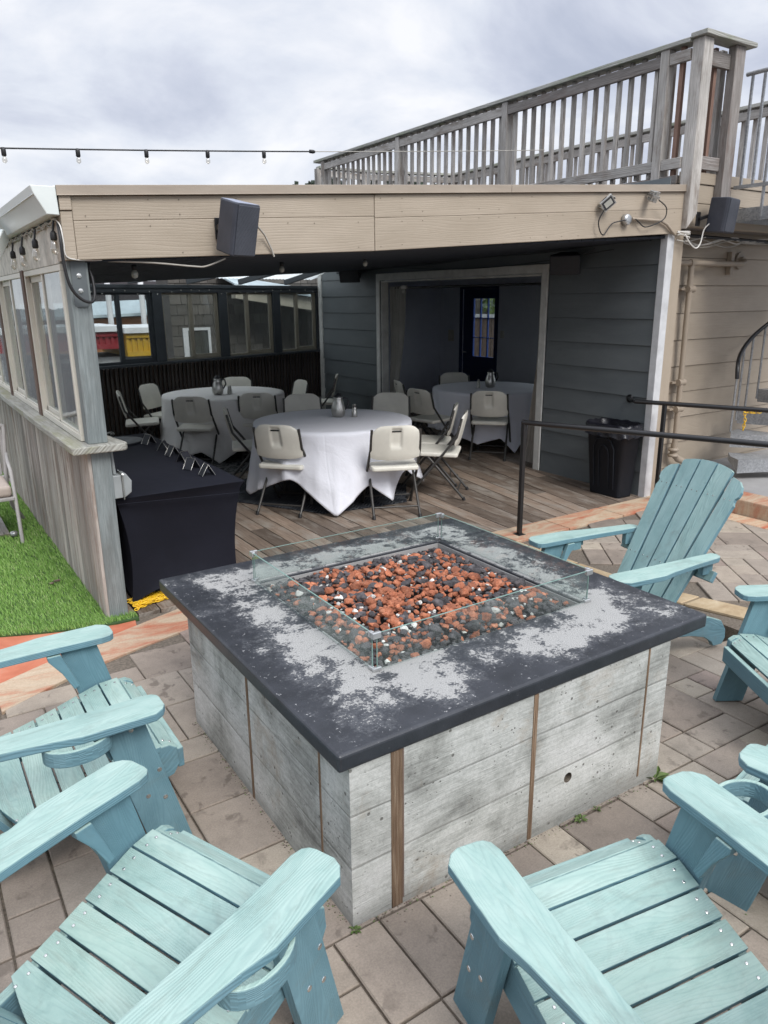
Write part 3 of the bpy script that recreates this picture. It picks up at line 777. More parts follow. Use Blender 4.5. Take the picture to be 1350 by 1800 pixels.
# back wall: lattice, sill, posts, windows
m = MB(); s = 0
while s < 5.35:
    a = bwp(s, .02); c = bwp(s + .055, .02); m.bar((a[0], a[1], 0), (a[0], a[1], 1.07), .032, .02, (BN.x, BN.y, 0)); s += .062 + random.uniform(0, .006)
obj('slatted_wall', m, 'lattice_wood', SH)
def wallbox(m, s0, s1, o0, o1, z0, z1, **k):
    P = [bwp(s0, o1), bwp(s1, o1), bwp(s1, o0), bwp(s0, o0)]
    m.hexa([(a, b_, z0) for a, b_, _ in P], [(a, b_, z1) for a, b_, _ in P], tuple(BD) if (s1 - s0) > (z1 - z0) else (0, 0, 1), **k)
m = MB(); wallbox(m, 0, 5.4, -.05, -.03, 0, 1.05); obj('back_boards', m, 'brown_post_wood', SH)
m = MB(); wallbox(m, -.05, 5.36, -.06, .09, 1.065, 1.10); obj('back_sill', m, 'charcoal_paint', SH, .004)
m = MB(); wallbox(m, -.05, 5.36, -.05, .05, 2.0, 2.10); wallbox(m, -.05, 5.36, .05, .07, 2.06, 2.105); obj('header_beam', m, 'charcoal_paint', SH, .004)
for s in (-.02, 2.19, 3.27, 4.29, 5.22):
    m = MB(); wallbox(m, s, s + .15, -.05, .05, 1.10, 2.0); obj('wall_post', m, 'charcoal_paint', SH, .004)
for k, (a, c, mu) in enumerate(((1.15, 2.19, 1.70), (2.34, 3.27, 2.80), (3.42, 4.29, 3.80), (4.44, 5.22, 4.80), (.13, 1.15, .64))):
    mt = 'charcoal_paint' if k in (0, 4) else 'tan_sash'
    m = MB(); t = .03
    wallbox(m, a, c, -.02, .02, 1.10, 1.135); wallbox(m, a, c, -.02, .02, 1.975, 2.0); wallbox(m, a, a + t, -.02, .02, 1.135, 1.975); wallbox(m, c - t, c, -.02, .02, 1.135, 1.975)
    w = obj('back_window', m, mt, SH, .003)
    m = MB(); wallbox(m, mu - .03, mu + .03, -.015, .025, 1.135, 1.975); wallbox(m, mu, c - t, -.012, .012, 1.135, 1.165); wallbox(m, c - t - .03, c - t, -.012, .012, 1.165, 1.975)
    obj('sash', m, mt, w, .002)
    m = MB(); wallbox(m, a + t, c - t, -.003, .003, 1.135, 1.975); obj('pane', m, 'old_window_glass', w)

# right siding wall with the wide doorway
XW = 5.985
m = MB(); z = -.01; hb = .243; k = 0
while z < 2.75:
    z1 = z + hb
    for (a, c) in ((4.47, 10.93),):
        segs = [(4.47, 5.86), (9.25, 10.9)] if z1 < 2.2 else [(4.47, 10.9)]
        for (s0, s1) in segs:
            r = random.random(); d0 = .016 + random.uniform(0, .004)
            m.hexa([(XW - d0, s0, z), (XW - d0, s1, z), (XW, s1, z), (XW, s0, z)], [(XW - .004, s0, z1 - .005), (XW - .004, s1, z1 - .005), (XW, s1, z1 - .005), (XW, s0, z1 - .005)], (0, 1, 0), rnd=r)
    z = z1
m.box(XW, XW + .1, 4.50, 5.88, 0, 2.8); m.box(XW, XW + .1, 9.2, 10.9, 0, 2.8); m.box(XW, XW + .1, 5.88, 9.2, 2.16, 2.8)
obj('siding_wall', m, 'charcoal_siding', SH, .0015)
m = MB(); m.box(5.955, 6.052, 4.425, 4.50, -.02, 2.44); obj('corner_trim', m, 'white_trim', SH, .004)
m = MB(); m.box(5.952, 5.99, 10.87, 10.97, 0, 2.42); obj('corner_trim', m, 'grey_trim', SH, .004)
m = MB(); t = .09
m.box(5.955, 5.972, 5.87, 5.96, 0, 2.235); m.box(5.955, 5.972, 9.15, 9.24, 0, 2.235); m.box(5.953, 5.970, 5.96, 9.15, 2.145, 2.235)
m.box(5.974, 6.09, 5.965, 5.985, 0, 2.14); m.box(5.974, 6.09, 9.12, 9.14, 0, 2.14); m.box(5.974, 6.09, 5.965, 9.14, 2.12, 2.14)
obj('doorway_trim', m, 'grey_trim', SH, .004)

# ================================================================== ADJOINING BUILDING (beige) with back room
AB = thing('beige_building', 'beige board-sided building with roof deck, joined to the right of the shelter', 'building', (7.0, 4.8, 0))
m = MB(); z = -.1
while z < 2.56:
    z1 = min(z + .262, 2.56); d0 = random.uniform(.014, .02); r = random.random()
    m.hexa([(6.2, 4.70 - d0, z), (11, 4.70 - d0, z), (11, 4.72, z), (6.2, 4.72, z)], [(6.2, 4.695, z1 - .003), (11, 4.695, z1 - .003), (11, 4.72, z1 - .003), (6.2, 4.72, z1 - .003)], (1, 0, 0), rnd=r); z = z1
m.box(6.2, 11, 4.72, 4.85, -1.4, 2.56)
obj('front_wall', m, 'beige_paint', AB, .002)
m = MB(); m.box(6.054, 6.205, 4.44, 4.69, -.02, 2.45); obj('corner_board', m, 'beige_paint', AB, .004)
m = MB(); m.box(6.14, 11, 4.43, 4.50, 2.50, 2.70); m.box(6.14, 11, 4.432, 4.5, 2.705, 2.86); m.box(6.13, 11, 4.42, 4.5, 2.865, 2.96)
obj('parapet_boards', m, 'beige_paint', AB, .003)
m = MB(); m.box(6.14, 11, 4.50, 4.72, 2.50, 2.53); m.box(6.09, 8.9, 4.50, 11.5, 2.86, 2.93); obj('roof_deck', m, 'dark_weathered_wood', AB)
m = MB(); m.box(8.5, 8.6, 4.85, 5.6, 0, 2.8); m.box(8.5, 8.6, 7.9, 9.50, 0, 2.8); m.box(8.5, 8.6, 5.6, 7.9, 0, .8); m.box(8.5, 8.6, 5.6, 7.9, 2.2, 2.8); m.box(8.5, 8.6, 10.41, 11.3, 0, 2.8); m.box(8.5, 8.6, 9.5, 10.41, 2.06, 2.8)
m.box(6.085, 8.5, 11.03, 11.12, 0, 2.8); m.box(6.085, 8.5, 4.86, 4.9, 0, 2.8)
obj('room_wall', m, 'sky_blue_grey_room', AB)
m = MB(); m.box(8.49, 8.56, 5.6, 5.66, .8, 2.2); m.box(8.49, 8.56, 7.84, 7.9, .8, 2.2); m.box(8.49, 8.56, 5.66, 7.84, .8, .86); m.box(8.49, 8.56, 5.66, 7.84, 2.14, 2.2); m.box(8.50, 8.55, 6.72, 6.78, .86, 2.14)
rw = obj('added_light_window', m, 'grey_trim', AB, .003); m = MB(); m.box(8.52, 8.523, 5.66, 7.84, .86, 2.14); obj('pane', m, 'clear_glass', rw)  # window added out of view to let daylight into the inner room
m = MB(); m.box(6.085, 8.6, 4.86, 11.3, 2.5, 2.54); obj('room_ceiling', m, 'navy_dark', AB)
m = MB(); m.box(8.49, 8.52, 9.46, 9.52, 0, 2.10); m.box(8.49, 8.52, 10.40, 10.46, 0, 2.1); m.box(8.49, 8.52, 9.52, 10.4, 2.04, 2.10)
dr = obj('room_door', m, 'blue_door_paint', AB, .003)
m = MB(); m.box(8.53, 8.57, 9.52, 9.585, 0, 2.04); m.box(8.53, 8.57, 10.14, 10.40, 0, 2.04); m.box(8.53, 8.57, 9.585, 10.14, 0, .91); m.box(8.53, 8.57, 9.585, 10.14, 1.89, 2.04)
obj('door_leaf', m, 'blue_door_paint', dr, .003)
m = MB()
for i in range(4): y = 9.585 + i * .185 - .01; m.box(8.535, 8.565, y, y + .02, .91, 1.89)
for i in range(4): z = .91 + i * .3266 - .008; m.box(8.533, 8.563, 9.585, 10.14, z, z + .016)
obj('muntins', m, 'blue_muntin', dr)
m = MB(); m.box(8.549, 8.552, 9.585, 10.14, .91, 1.89); obj('pane', m, 'clear_glass', dr)
m = MB(); m.tube([(8.53, 10.34, .98), (8.48, 10.34, .98), (8.48, 10.25, .98)], .011); obj('handle', m, 'polished_steel', dr)
m = MB(); m.box(8.485, 8.499, 9.30, 9.38, 1.25, 1.37); obj('switch_plate', m, 'grey_trim', AB, .002)
m = MB(); m.box(8.46, 8.499, 10.62, 10.74, 1.15, 1.35); obj('wall_dispenser', m, 'cream_vinyl', AB, .004)
m = MB(); m.tube([(6.13, 5.97, 2.04), (6.13, 9.13, 2.04)], .014); obj('curtain_rod', m, 'black_metal', AB)
# curtains
def curtain(name, ys, mt, label):
    """ys: list of (z, ya, yb)"""
    m = MB(); nu = 60; V = []; nz = 26
    for j in range(nz + 1):
        f = j / nz; z = ys[0][0] + (ys[-1][0] - ys[0][0]) * f
        for (z0, a0, b0), (z1, a1, b1) in zip(ys, ys[1:]):
            if z1 <= z <= z0 + 1e-6:
                t = (z0 - z) / (z0 - z1); ya = a0 + (a1 - a0) * t; yb = b0 + (b1 - b0) * t; break
        for i in range(nu + 1):
            u = i / nu; V.append((6.13 + .035 * sin(u * 2 * pi * 5.5 + .4 * sin(z * 2)) + .01 * sin(z * 5 + u * 9), ya + (yb - ya) * u, z))
    F = [(j * (nu + 1) + i, j * (nu + 1) + i + 1, (j + 1) * (nu + 1) + i + 1, (j + 1) * (nu + 1) + i) for j in range(nz) for i in range(nu)]
    m.add(V, F, smooth=True); return obj(name, m, mt, label=label, cat='curtain', at=(6.13, (ys[0][1] + ys[0][2]) / 2, 0)) if False else (m, mt, label)
m, mt, lb = curtain('curtain', [(2.06, 8.75, 9.12), (1.2, 8.85, 9.12), (.55, 8.98, 9.12), (.05, 8.9, 9.12)], 'curtain_cloth', '')
obj('curtain', m, mt, label='dark grey curtain gathered at the far left side of the wide doorway', cat='curtain')
m, mt, lb = curtain('curtain', [(2.06, 5.99, 6.10), (1.2, 5.99, 6.14), (.3, 5.99, 6.24), (.02, 5.99, 6.30)], 'pale_curtain', '')
obj('curtain', m, mt, label='narrow pale curtain gathered at the right side of the wide doorway', cat='curtain')

# ================================================================== ROOF DECK RAILINGS
RL = thing('wooden_deck_railing', 'tall weathered wooden railing along the near side of the roof deck', 'railing', (6.12, 7.6, 2.93), group=None)
XR = 6.115
m = MB(); m.hexa([(6.105, 4.35, 2.47), (6.235, 4.35, 2.60), (6.235, 4.47, 2.60), (6.105, 4.47, 2.47)], [(6.105, 4.35, 3.985), (6.235, 4.35, 3.985), (6.235, 4.47, 3.985), (6.105, 4.47, 3.985)], (0, 0, 1))
obj('post', m, 'weathered_wood', RL, .008)
m = MB(); m.box(6.56, 6.70, 4.35, 4.43, 2.72, 3.985); obj('post', m, 'dark_weathered_wood', RL, .006)
m = MB(); m.box(6.58, 6.66, 4.50, 4.6, 2.9, 3.985); obj('post', m, 'weathered_wood', RL, .006)
for y in (4.68, 6.74, 8.84, 10.90):
    m = MB(); m.box(6.085, 6.175, y, y + .09, 2.90, 3.96); m.box(6.18, 6.22, y + .01, y + .085, 2.90, 3.955)
    obj('post', m, 'weathered_wood', RL, .005)
m = MB(); m.box(6.07, 6.22, 4.472, 7.9, 3.962, 4.0); m.box(6.07, 6.22, 7.905, 11.2, 3.962, 3.999); obj('cap_rail', m, 'rail_cap_wood', RL, .004)
m = MB(); m.box(6.07, 6.80, 4.31, 4.468, 3.987, 4.024); obj('cap_rail', m, 'rail_cap_wood', RL, .004)
for a, c in ((4.77, 6.74), (6.83, 8.84), (8.93, 10.90), (4.47, 4.68)):
    m = MB(); m.box(6.092, 6.13, a + .002, c - .002, 3.83, 3.92); obj('upper_rail', m, 'dark_weathered_wood' if a == 4.77 else 'weathered_wood', RL, .004)
    m = MB(); m.box(6.092, 6.13, a + .002, c - .002, 2.985, 3.075); obj('lower_rail', m, 'weathered_wood', RL, .004)
    if c - a > 1:
        n = 14
        for i in range(n):
            y = a + (c - a) * (i + .5) / n
            lean = random.uniform(-.006, .006)
            m = MB(); m.bar((6.152, y, 2.945), (6.152, y + lean, 3.958), .038, .038, (0, 1, 0)); obj('baluster', m, 'weathered_wood', RL, .002)
for (a, c, y) in ((6.237, 6.56, 4.40),):
    m = MB(); m.box(a, c, y, y + .038, 3.80, 3.92); obj('upper_rail', m, 'dark_weathered_wood', RL, .004)
    m = MB(); m.box(a, c, y, y + .038, 2.98, 3.09); obj('lower_rail', m, 'dark_weathered_wood', RL, .004)
for x, y in ((6.30, 4.46), (6.42, 4.46), (6.152, 4.58)):
    m = MB(); m.bar((x, y, 2.93), (x, y, 3.96), .04, .04, (0, 1, 0)); obj('baluster', m, 'rusty_baluster_wood', RL, .002)
R2 = thing('wooden_deck_railing', 'farther weathered railing on the far side of the roof deck, seen through the near railing', 'railing', (8.6, 8, 2.93))
def rail_run(root, P, Q, n, z0=2.93, zt=3.94):
    P, Q = Vector((*P, 0)), Vector((*Q, 0)); d = (Q - P); L = d.length; d.normalize(); o_ = Vector((-d.y, d.x, 0)) * .03
    def pt(s, z, k=0): q = P + d * s + o_ * k; return (q.x, q.y, z)
    m = MB(); m.bar(pt(0, zt), pt(L, zt), .14, .036); obj('cap_rail', m, 'rail_cap_wood', root, .003)
    m = MB(); m.bar(pt(0, zt - .09, 1), pt(L, zt - .09, 1), .036, .09); obj('upper_rail', m, 'weathered_wood', root, .003)
    m = MB(); m.bar(pt(0, z0 + .1, 1), pt(L, z0 + .1, 1), .036, .09); obj('lower_rail', m, 'weathered_wood', root, .003)
    k = max(1, round(L / 2.05))
    for i in range(k + 1):
        m = MB(); m.bar(pt(L * i / k, z0 - .03), pt(L * i / k, zt - .02), .09, .09, tuple(d)); obj('post', m, 'weathered_wood', root, .003)
    for i in range(n):
        s = L * (i + .5) / n; m = MB(); m.bar(pt(s, z0 + .03, -.3), pt(s, zt - .02, -.3), .036, .036, tuple(d)); obj('baluster', m, 'weathered_wood', root)
rail_run(R2, (8.6, 4.6), (8.65, 10.85), 44)
rail_run(R2, (8.65, 10.9), (7.13, 11.35), 11)
rail_run(R2, (7.10, 11.36), (6.25, 11.38), 6)

# ================================================================== GALVANIZED STAIR
ST = thing('metal_staircase', 'galvanized steel spiral staircase with black handrail beside the beige wall', 'staircase', (7.6, 3.55, .135))
C0 = (7.52, 3.62)
m = MB(); m.tube([(C0[0], C0[1], .135), (C0[0], C0[1], 3.7)], .05, 16); obj('centre_pole', m, 'galvanized_steel', ST)
Rr = .80; nt = 13; hz = .2
for i in range(nt):
    a0 = radians(150 - i * 24); a1 = a0 - radians(27); z = .33 + i * hz
    def pp(r, a, zz): return (C0[0] + r * cos(a), C0[1] + r * sin(a), zz)
    o4 = [pp(.05, a0, 0), pp(Rr, a0, 0), pp(Rr * 1.01, (a0 + a1) / 2, 0), pp(Rr, a1, 0), pp(.05, a1, 0)]
    m = MB(); m.prism([(q[0], q[1]) for q in o4], (0, 0, z), (1, 0, 0), (0, 1, 0), .006)
    # folded skirt
    A, B = Vector(pp(.05, a0, z)), Vector(pp(Rr, a0, z)); Cc = Vector(pp(Rr, a1, z)); Dd = Vector((0, 0, -.13))
    m.add([A, B, B + Dd, A + Dd + Vector((0, 0, .02))], [(0, 1, 2, 3)]); m.add([B, Cc, Cc + Dd * .5, B + Dd], [(0, 1, 2, 3)])
    obj('tread', m, 'galvanized_steel', ST)
    for q in (0, .5):
        a = a0 - radians(24) * q; zb = z - .1 if q == 0 else z; 
        if a > radians(120): continue
        m = MB(); m.tube([pp(Rr + .012, a, zb), pp(Rr + .012, a, 1.26 + (118 - math.degrees(a)) / 120)], .011, 6); obj('baluster', m, 'galvanized_steel', ST)
pts = [(C0[0] + (Rr + .012) * cos(radians(124 - k * 6)), C0[1] + (Rr + .012) * sin(radians(124 - k * 6)), 1.21 + k * .05 + .0) for k in range(46)]
m = MB(); m.tube([(pts[0][0] - .0, pts[0][1] - .01, pts[0][2] - .12)] + pts, .021, 10); obj('handrail', m, 'black_metal', ST)
m = MB()
m.box(6.84, 8.4, 3.2, 4.40, 2.66, 2.675); m.box(6.84, 6.848, 3.2, 4.40, 2.56, 2.66); m.box(6.84, 8.4, 4.392, 4.40, 2.56, 2.66); m.box(6.83, 6.852, 3.2, 3.7, 2.50, 2.68)
obj('landing', m, 'galvanized_steel', ST)
m = MB(); m.tube([(6.83, 4.40, 3.80), (6.83, 3.1, 3.80)], .02); obj('landing_rail', m, 'galvanized_steel', ST); m = MB(); m.bar((6.83, 4.4, 2.86), (6.83, 3.1, 2.86), .03, .03); obj('landing_rail', m, 'galvanized_steel', ST)
for i in range(11):
    y = 4.34 - i * .115; m = MB(); m.bar((6.83, y, 2.56 if i % 4 == 2 else 2.87), (6.83, y, 3.79), .02, .02); obj('baluster', m, 'galvanized_steel', ST)

# ================================================================== HANDRAILS
def handrail(P, Q, posts, label, wallend=False):
    t = thing('handrail', label, 'handrail', (P[0], P[1], 0), group='black pipe handrails along the ramp')
    m = MB(); m.tube([(P[0], P[1], .94), (Q[0], Q[1], .94)], .021, 12); obj('top_rail', m, 'black_metal', t)
    if wallend:
        m = MB(); m.tube([(P[0], P[1], .94), (P[0] + .03, P[1] + .06, .94), (5.965, 4.70, .94)], .018, 10); m.lathe([(.04, 0), (.04, .006)], (5.968, 4.7, .94), 14, (-1, 0, 0)); obj('wall_bracket', m, 'black_metal', t)
    d = Vector((Q[0] - P[0], Q[1] - P[1], 0))
    for f in posts:
        x, y = P[0] + d.x * f, P[1] + d.y * f
        m = MB(); m.bar((x, y, 0), (x, y, .93), .034, .034, (0, 1, 0)); m.box(x - .04, x + .04, y - .04, y + .04, 0, .006); obj('post', m, 'black_metal', t, .003)
    return t
handrail((4.13, 4.27), (5.10, 1.87), (.006, .96), 'nearer black pipe handrail with its end post at the deck edge')
handrail((5.83, 4.53), (6.85, 1.97), (.10, .97), 'farther black pipe handrail fixed to the wall beside the trash can', True)

# ================================================================== FIRE PIT
FP = thing('fire_pit', 'square board-formed concrete fire pit with peeling charcoal painted top', 'fire pit', (1.77, 2.45, 0))
X0, X1, Y0, Y1 = .925, 2.42, 1.610, 3.03; ZT, ZB = .640, .580
m = MB()
# front face with a real pipe hole
hx, hz_, hr = 1.87, .165, .021; nh = 16
def face_with_hole(m, x0, x1, z0, z1, y):
    ring = [(hx + hr * cos(2 * pi * k / nh + pi / 4), hz_ + hr * sin(2 * pi * k / nh + pi / 4)) for k in range(nh)]
    outer = []
    cs = [(x1, z1), (x0, z1), (x0, z0), (x1, z0)]
    for k in range(nh):
        s = k // 4; f = (k % 4) / 4; a, c = cs[s], cs[(s + 1) % 4]; outer.append((a[0] + (c[0] - a[0]) * f, a[1] + (c[1] - a[1]) * f))
    V = [(a, y, c) for a, c in ring] + [(a, y, c) for a, c in outer] + [(a, y + .09, c) for a, c in ring]
    F = [(k, (k + 1) % nh, nh + (k + 1) % nh, nh + k) for k in range(nh)]
    m.add(V, F, (1, 0, 0), rnd=.5); m.add(V, [(k, (k + 1) % nh, 2 * nh + (k + 1) % nh, 2 * nh + k) for k in range(nh)] + [tuple(range(2 * nh, 3 * nh))], (1, 0, 0), rnd=.5, mi=1)
face_with_hole(m, X0, X1, -.08, ZB, Y0)
m.add([(X0, Y0, -.08), (X0, Y1, -.08), (X0, Y1, ZB), (X0, Y0, ZB)], [(0, 1, 2, 3)], (0, 1, 0), rnd=.2)
m.add([(X1, Y0, -.08), (X1, Y1, -.08), (X1, Y1, ZB), (X1, Y0, ZB)], [(0, 1, 2, 3)], (0, 1, 0), rnd=.8)
m.add([(X0, Y1, -.08), (X1, Y1, -.08), (X1, Y1, ZB), (X0, Y1, ZB)], [(0, 1, 2, 3)], (1, 0, 0), rnd=.8)
obj('base', m, ['concrete', 'joint_sand'], FP)
def slab_ring(m, ox0, ox1, oy0, oy1, ix0, ix1, iy0, iy1, z0, z1):
    O = [(ox0, oy0), (ox1, oy0), (ox1, oy1), (ox0, oy1)]; I = [(ix0, iy0), (ix1, iy0), (ix1, iy1), (ix0, iy1)]
    V = [(a, c, z0) for a, c in O] + [(a, c, z1) for a, c in O] + [(a, c, z0) for a, c in I] + [(a, c, z1) for a, c in I]
    F = []
    for i in range(4):
        j = (i + 1) % 4; F += [(i, j, 4 + j, 4 + i), (4 + i, 4 + j, 12 + j, 12 + i), (12 + i, 12 + j, 8 + j, 8 + i), (8 + i, 8 + j, j, i)]
    m.add(V, F, (1, 0, 0), rnd=.5)
IX0, IX1, IY0, IY1 = 1.262, 2.315, 1.985, 3.00
m = MB(); slab_ring(m, .885, 2.64, 1.600, 3.295, IX0, IX1, IY0, IY1, ZB, ZT)
# coordinates centred on the slab so the worn ring follows its edges
sl = bpy.data.objects.new('top_slab', m.mesh('top_slab', ['pit_slab_paint'], (1.77, 2.45, 0))); col.objects.link(sl); sl.parent = FP
bv = sl.modifiers.new('edge', 'BEVEL'); bv.width = .011; bv.segments = 3; bv.limit_method = 'ANGLE'
m = MB(); slab_ring(m, IX0 - .02, IX1 + .02, IY0 - .02, IY1 + .02, IX0 + .004, IX1 - .004, IY0 + .004, IY1 - .004, .30, ZB + .045)
obj('liner', m, 'smooth_concrete', FP)
m = MB(); m.box(IX0, IX1, IY0, IY1, .44, .45); obj('burner_tray', m, 'black_metal', FP)
for (x, w, zt, z0) in ((1.092, .042, ZB, .0), (1.68, .02, ZB, -.02), (2.29, .009, ZB, .0)):
    m = MB(); m.box(x - w / 2, x + w / 2, Y0 - .003, Y0 + .01, z0, zt - .001, (0, 0, 1)); obj('form_strip', m, 'form_strip_wood', FP, .001)
m = MB(); m.box(1.114, 1.119, Y0 - .002, Y0 + .01, 0.02, ZB - .001, (0, 0, 1)); obj('form_strip', m, 'brown_post_wood', FP)
for (y, w) in ((2.37, .018), (1.797, .010)):
    m = MB(); m.box(X0 - .003, X0 + .01, y - w / 2, y + w / 2, 0, ZB - .001, (0, 0, 1)); obj('form_strip', m, 'form_strip_wood', FP, .001)

# lava rock bed
def ico(sub):
    bm = bmesh.new(); bmesh.ops.create_icosphere(bm, subdivisions=sub, radius=1); bm.verts.ensure_lookup_table()
    v = np.array([x.co[:] for x in bm.verts]); f = np.array([[q.index for q in x.verts] for x in bm.faces]); bm.free(); return v, f
iv, if_ = ico(3); shapes = []
for k in range(16):
    off = Vector((k * 7.3, k * 2.1, k)); s = iv.copy()
    for i, c in enumerate(iv):
        c = Vector(c); a = 1 + .42 * mnoise.noise(c * .9 + off) + .22 * mnoise.noise(c * 2.3 + off) + .10 * mnoise.noise(c * 5 + off)
        s[i] = np.array(c) * a
    for q in range(16):
        pn = Vector((random.gauss(0, 1), random.gauss(0, 1), random.gauss(0, 1))).normalized(); pn = np.array(pn); dd = random.uniform(.55, .85)
        pr_ = s @ pn; ov = np.maximum(pr_ - dd, 0); s = s - ov[:, None] * pn[None, :]
    s *= 1.12
    s[:, 0] *= random.uniform(1.0, 1.4); s[:, 2] *= random.uniform(.7, .95); shapes.append(s)
VV = []; FF = []; MM = []; RV = []; cnt = 0
def mound(x, y):
    u = (x - (IX0 + IX1) / 2) / .53; w = (y - (IY0 + IY1) / 2) / .53
    hgt = .638 - .022 * max(abs(u), abs(w)) ** 4 + .025 * mnoise.noise(Vector((x * 4, y * 4, 0)))
    hgt -= .045 * max(0, w - .6) + .045 * max(0, u - .6)
    return hgt
g_ = .026; ny = int((IY1 - IY0) / g_) + 1; nx_ = int((IX1 - IX0) / g_) + 1
cand = []
for j in range(ny):
    for i in range(nx_):
        cand.append((IX0 + .012 + i * g_ + random.uniform(-.012, .012), IY0 + .012 + j * g_ + random.uniform(-.012, .012), 0))
for _ in range(650): cand.append((random.uniform(IX0 + .05, IX1 - .06), random.uniform(IY0 + .05, IY1 - .07), 1))
for (x, y, top) in cand:
    x = min(max(x, IX0 + .02), IX1 - .02); y = min(max(y, IY0 + .02), IY1 - .02)
    r = random.choice([.009, .011, .012, .014, .017]) * (1.0 if not top else random.choice([.7, .9, 1.1, 1.4, 1.7]))
    u = (x - (IX0 + IX1) / 2) / .53; w = (y - (IY0 + IY1) / 2) / .53
    cl = mnoise.noise(Vector((x * 5.5, y * 5.5, 3.3)))
    pr = .47 + .30 * (1 - max(abs(u + .05), abs(w - .05)) * 1.5) + .55 * cl
    t = random.random()
    if t < .085: mi = 2; r *= .8
    elif random.random() < pr: mi = 0
    else: mi = 1
    if max(abs(u), abs(w)) > .85 and random.random() < .35: mi = 1
    q = random.random() * 2 * pi; qx = random.uniform(-.5, .5); R = np.array((Matrix.Rotation(q, 3, 'Z') @ Matrix.Rotation(qx, 3, 'X')))
    s = shapes[random.randrange(16)] @ R.T * r
    z = mound(x, y) + (random.uniform(.008, .018) if top else random.uniform(-.006, .006))
    VV.append(s + np.array([x, y, z])); FF.append(if_ + cnt); cnt += len(s); MM.append(np.full(len(if_), mi)); RV.append(np.full(len(if_), random.random()))
VV = np.concatenate(VV); FF = np.concatenate(FF); MM = np.concatenate(MM); RV = np.concatenate(RV)
def npmesh(name, V, F, M, Rv, mats):
    me = bpy.data.meshes.new(name); me.vertices.add(len(V)); me.vertices.foreach_set('co', V.ravel().astype(np.float32))
    me.loops.add(F.size); me.loops.foreach_set('vertex_index', F.ravel().astype(np.int32))
    me.polygons.add(len(F)); me.polygons.foreach_set('loop_start', np.arange(0, F.size, F.shape[1], dtype=np.int32))
    me.polygons.foreach_set('material_index', M.astype(np.int32)); me.update(calc_edges=True)
    for m_ in mats: me.materials.append(MATS[m_])
    at = me.attributes.new('rnd', 'FLOAT', 'FACE'); at.data.foreach_set('value', Rv.astype(np.float32)); return me
o = bpy.data.objects.new('lava_rocks', npmesh('lava_rocks', VV, FF, MM, RV, ['red_lava', 'black_lava', 'white_stone'])); col.objects.link(o)
o['label'] = 'bed of red, black and a few white lava rocks filling the fire pit'; o['category'] = 'lava rocks'; o['kind'] = 'stuff'

# glass wind guard
GG = thing('glass_wind_guard', 'low clear glass wind guard with chrome corner clips around the lava rocks', 'wind guard', (1.80, 2.5, ZT))
GX0, GX1, GY0, GY1 = 1.243, 2.338, 1.968, 3.015; gz = ZT + .003; gh = .140; gt = .007
for (a, c) in (((GX0, GY0), (GX1, GY0)), ((GX1, GY0), (GX1, GY1)), ((GX1, GY1), (GX0, GY1)), ((GX0, GY1), (GX0, GY0))):
    d = Vector((c[0] - a[0], c[1] - a[1], 0)).normalized(); s = .012
    P = Vector((a[0], a[1], 0)) + d * s; Q = Vector((c[0], c[1], 0)) - d * s; mid = gz + gh / 2
    m = MB(); m.bar((P.x, P.y, mid), (Q.x, Q.y, mid), gt, gh); me_faces = m
    # edge strips: the polished edges read green
    pn = obj('pane', m, 'guard_glass', GG)
    m = MB(); m.bar((P.x, P.y, gz + gh + .0008), (Q.x, Q.y, gz + gh + .0008), gt * .8, .0012); m.bar((P.x, P.y, gz), (P.x, P.y, gz + gh), .0035, .003, (d.x, d.y, 0)); m.bar((Q.x, Q.y, gz), (Q.x, Q.y, gz + gh), .0035, .003, (d.x, d.y, 0))
    obj('polished_edge', m, 'glass_edge', pn)
for (x, y, sx, sy) in ((GX0, GY0, 1, 1), (GX1, GY0, -1, 1), (GX1, GY1, -1, -1), (GX0, GY1, 1, -1)):
    for z, h in ((gz + gh - .018, .024), (gz - .003, .014)):
        m = MB(); w = .028; t = .013
        x0_, x1_ = sorted((x - sx * t * .6, x + sx * w)); ya_, yb_ = sorted((y - sy * t * .6, y + sy * t * .6))
        m.box(x0_, x1_, ya_, yb_, z, z + h)
        x0_, x1_ = sorted((x - sx * t * .6, x + sx * t * .6)); ya_, yb_ = sorted((y + sy * (t * .6 + .0005), y + sy * w))
        m.box(x0_, x1_, ya_, yb_, z, z + h); obj('corner_clip', m, 'brushed_clip', GG, .003)

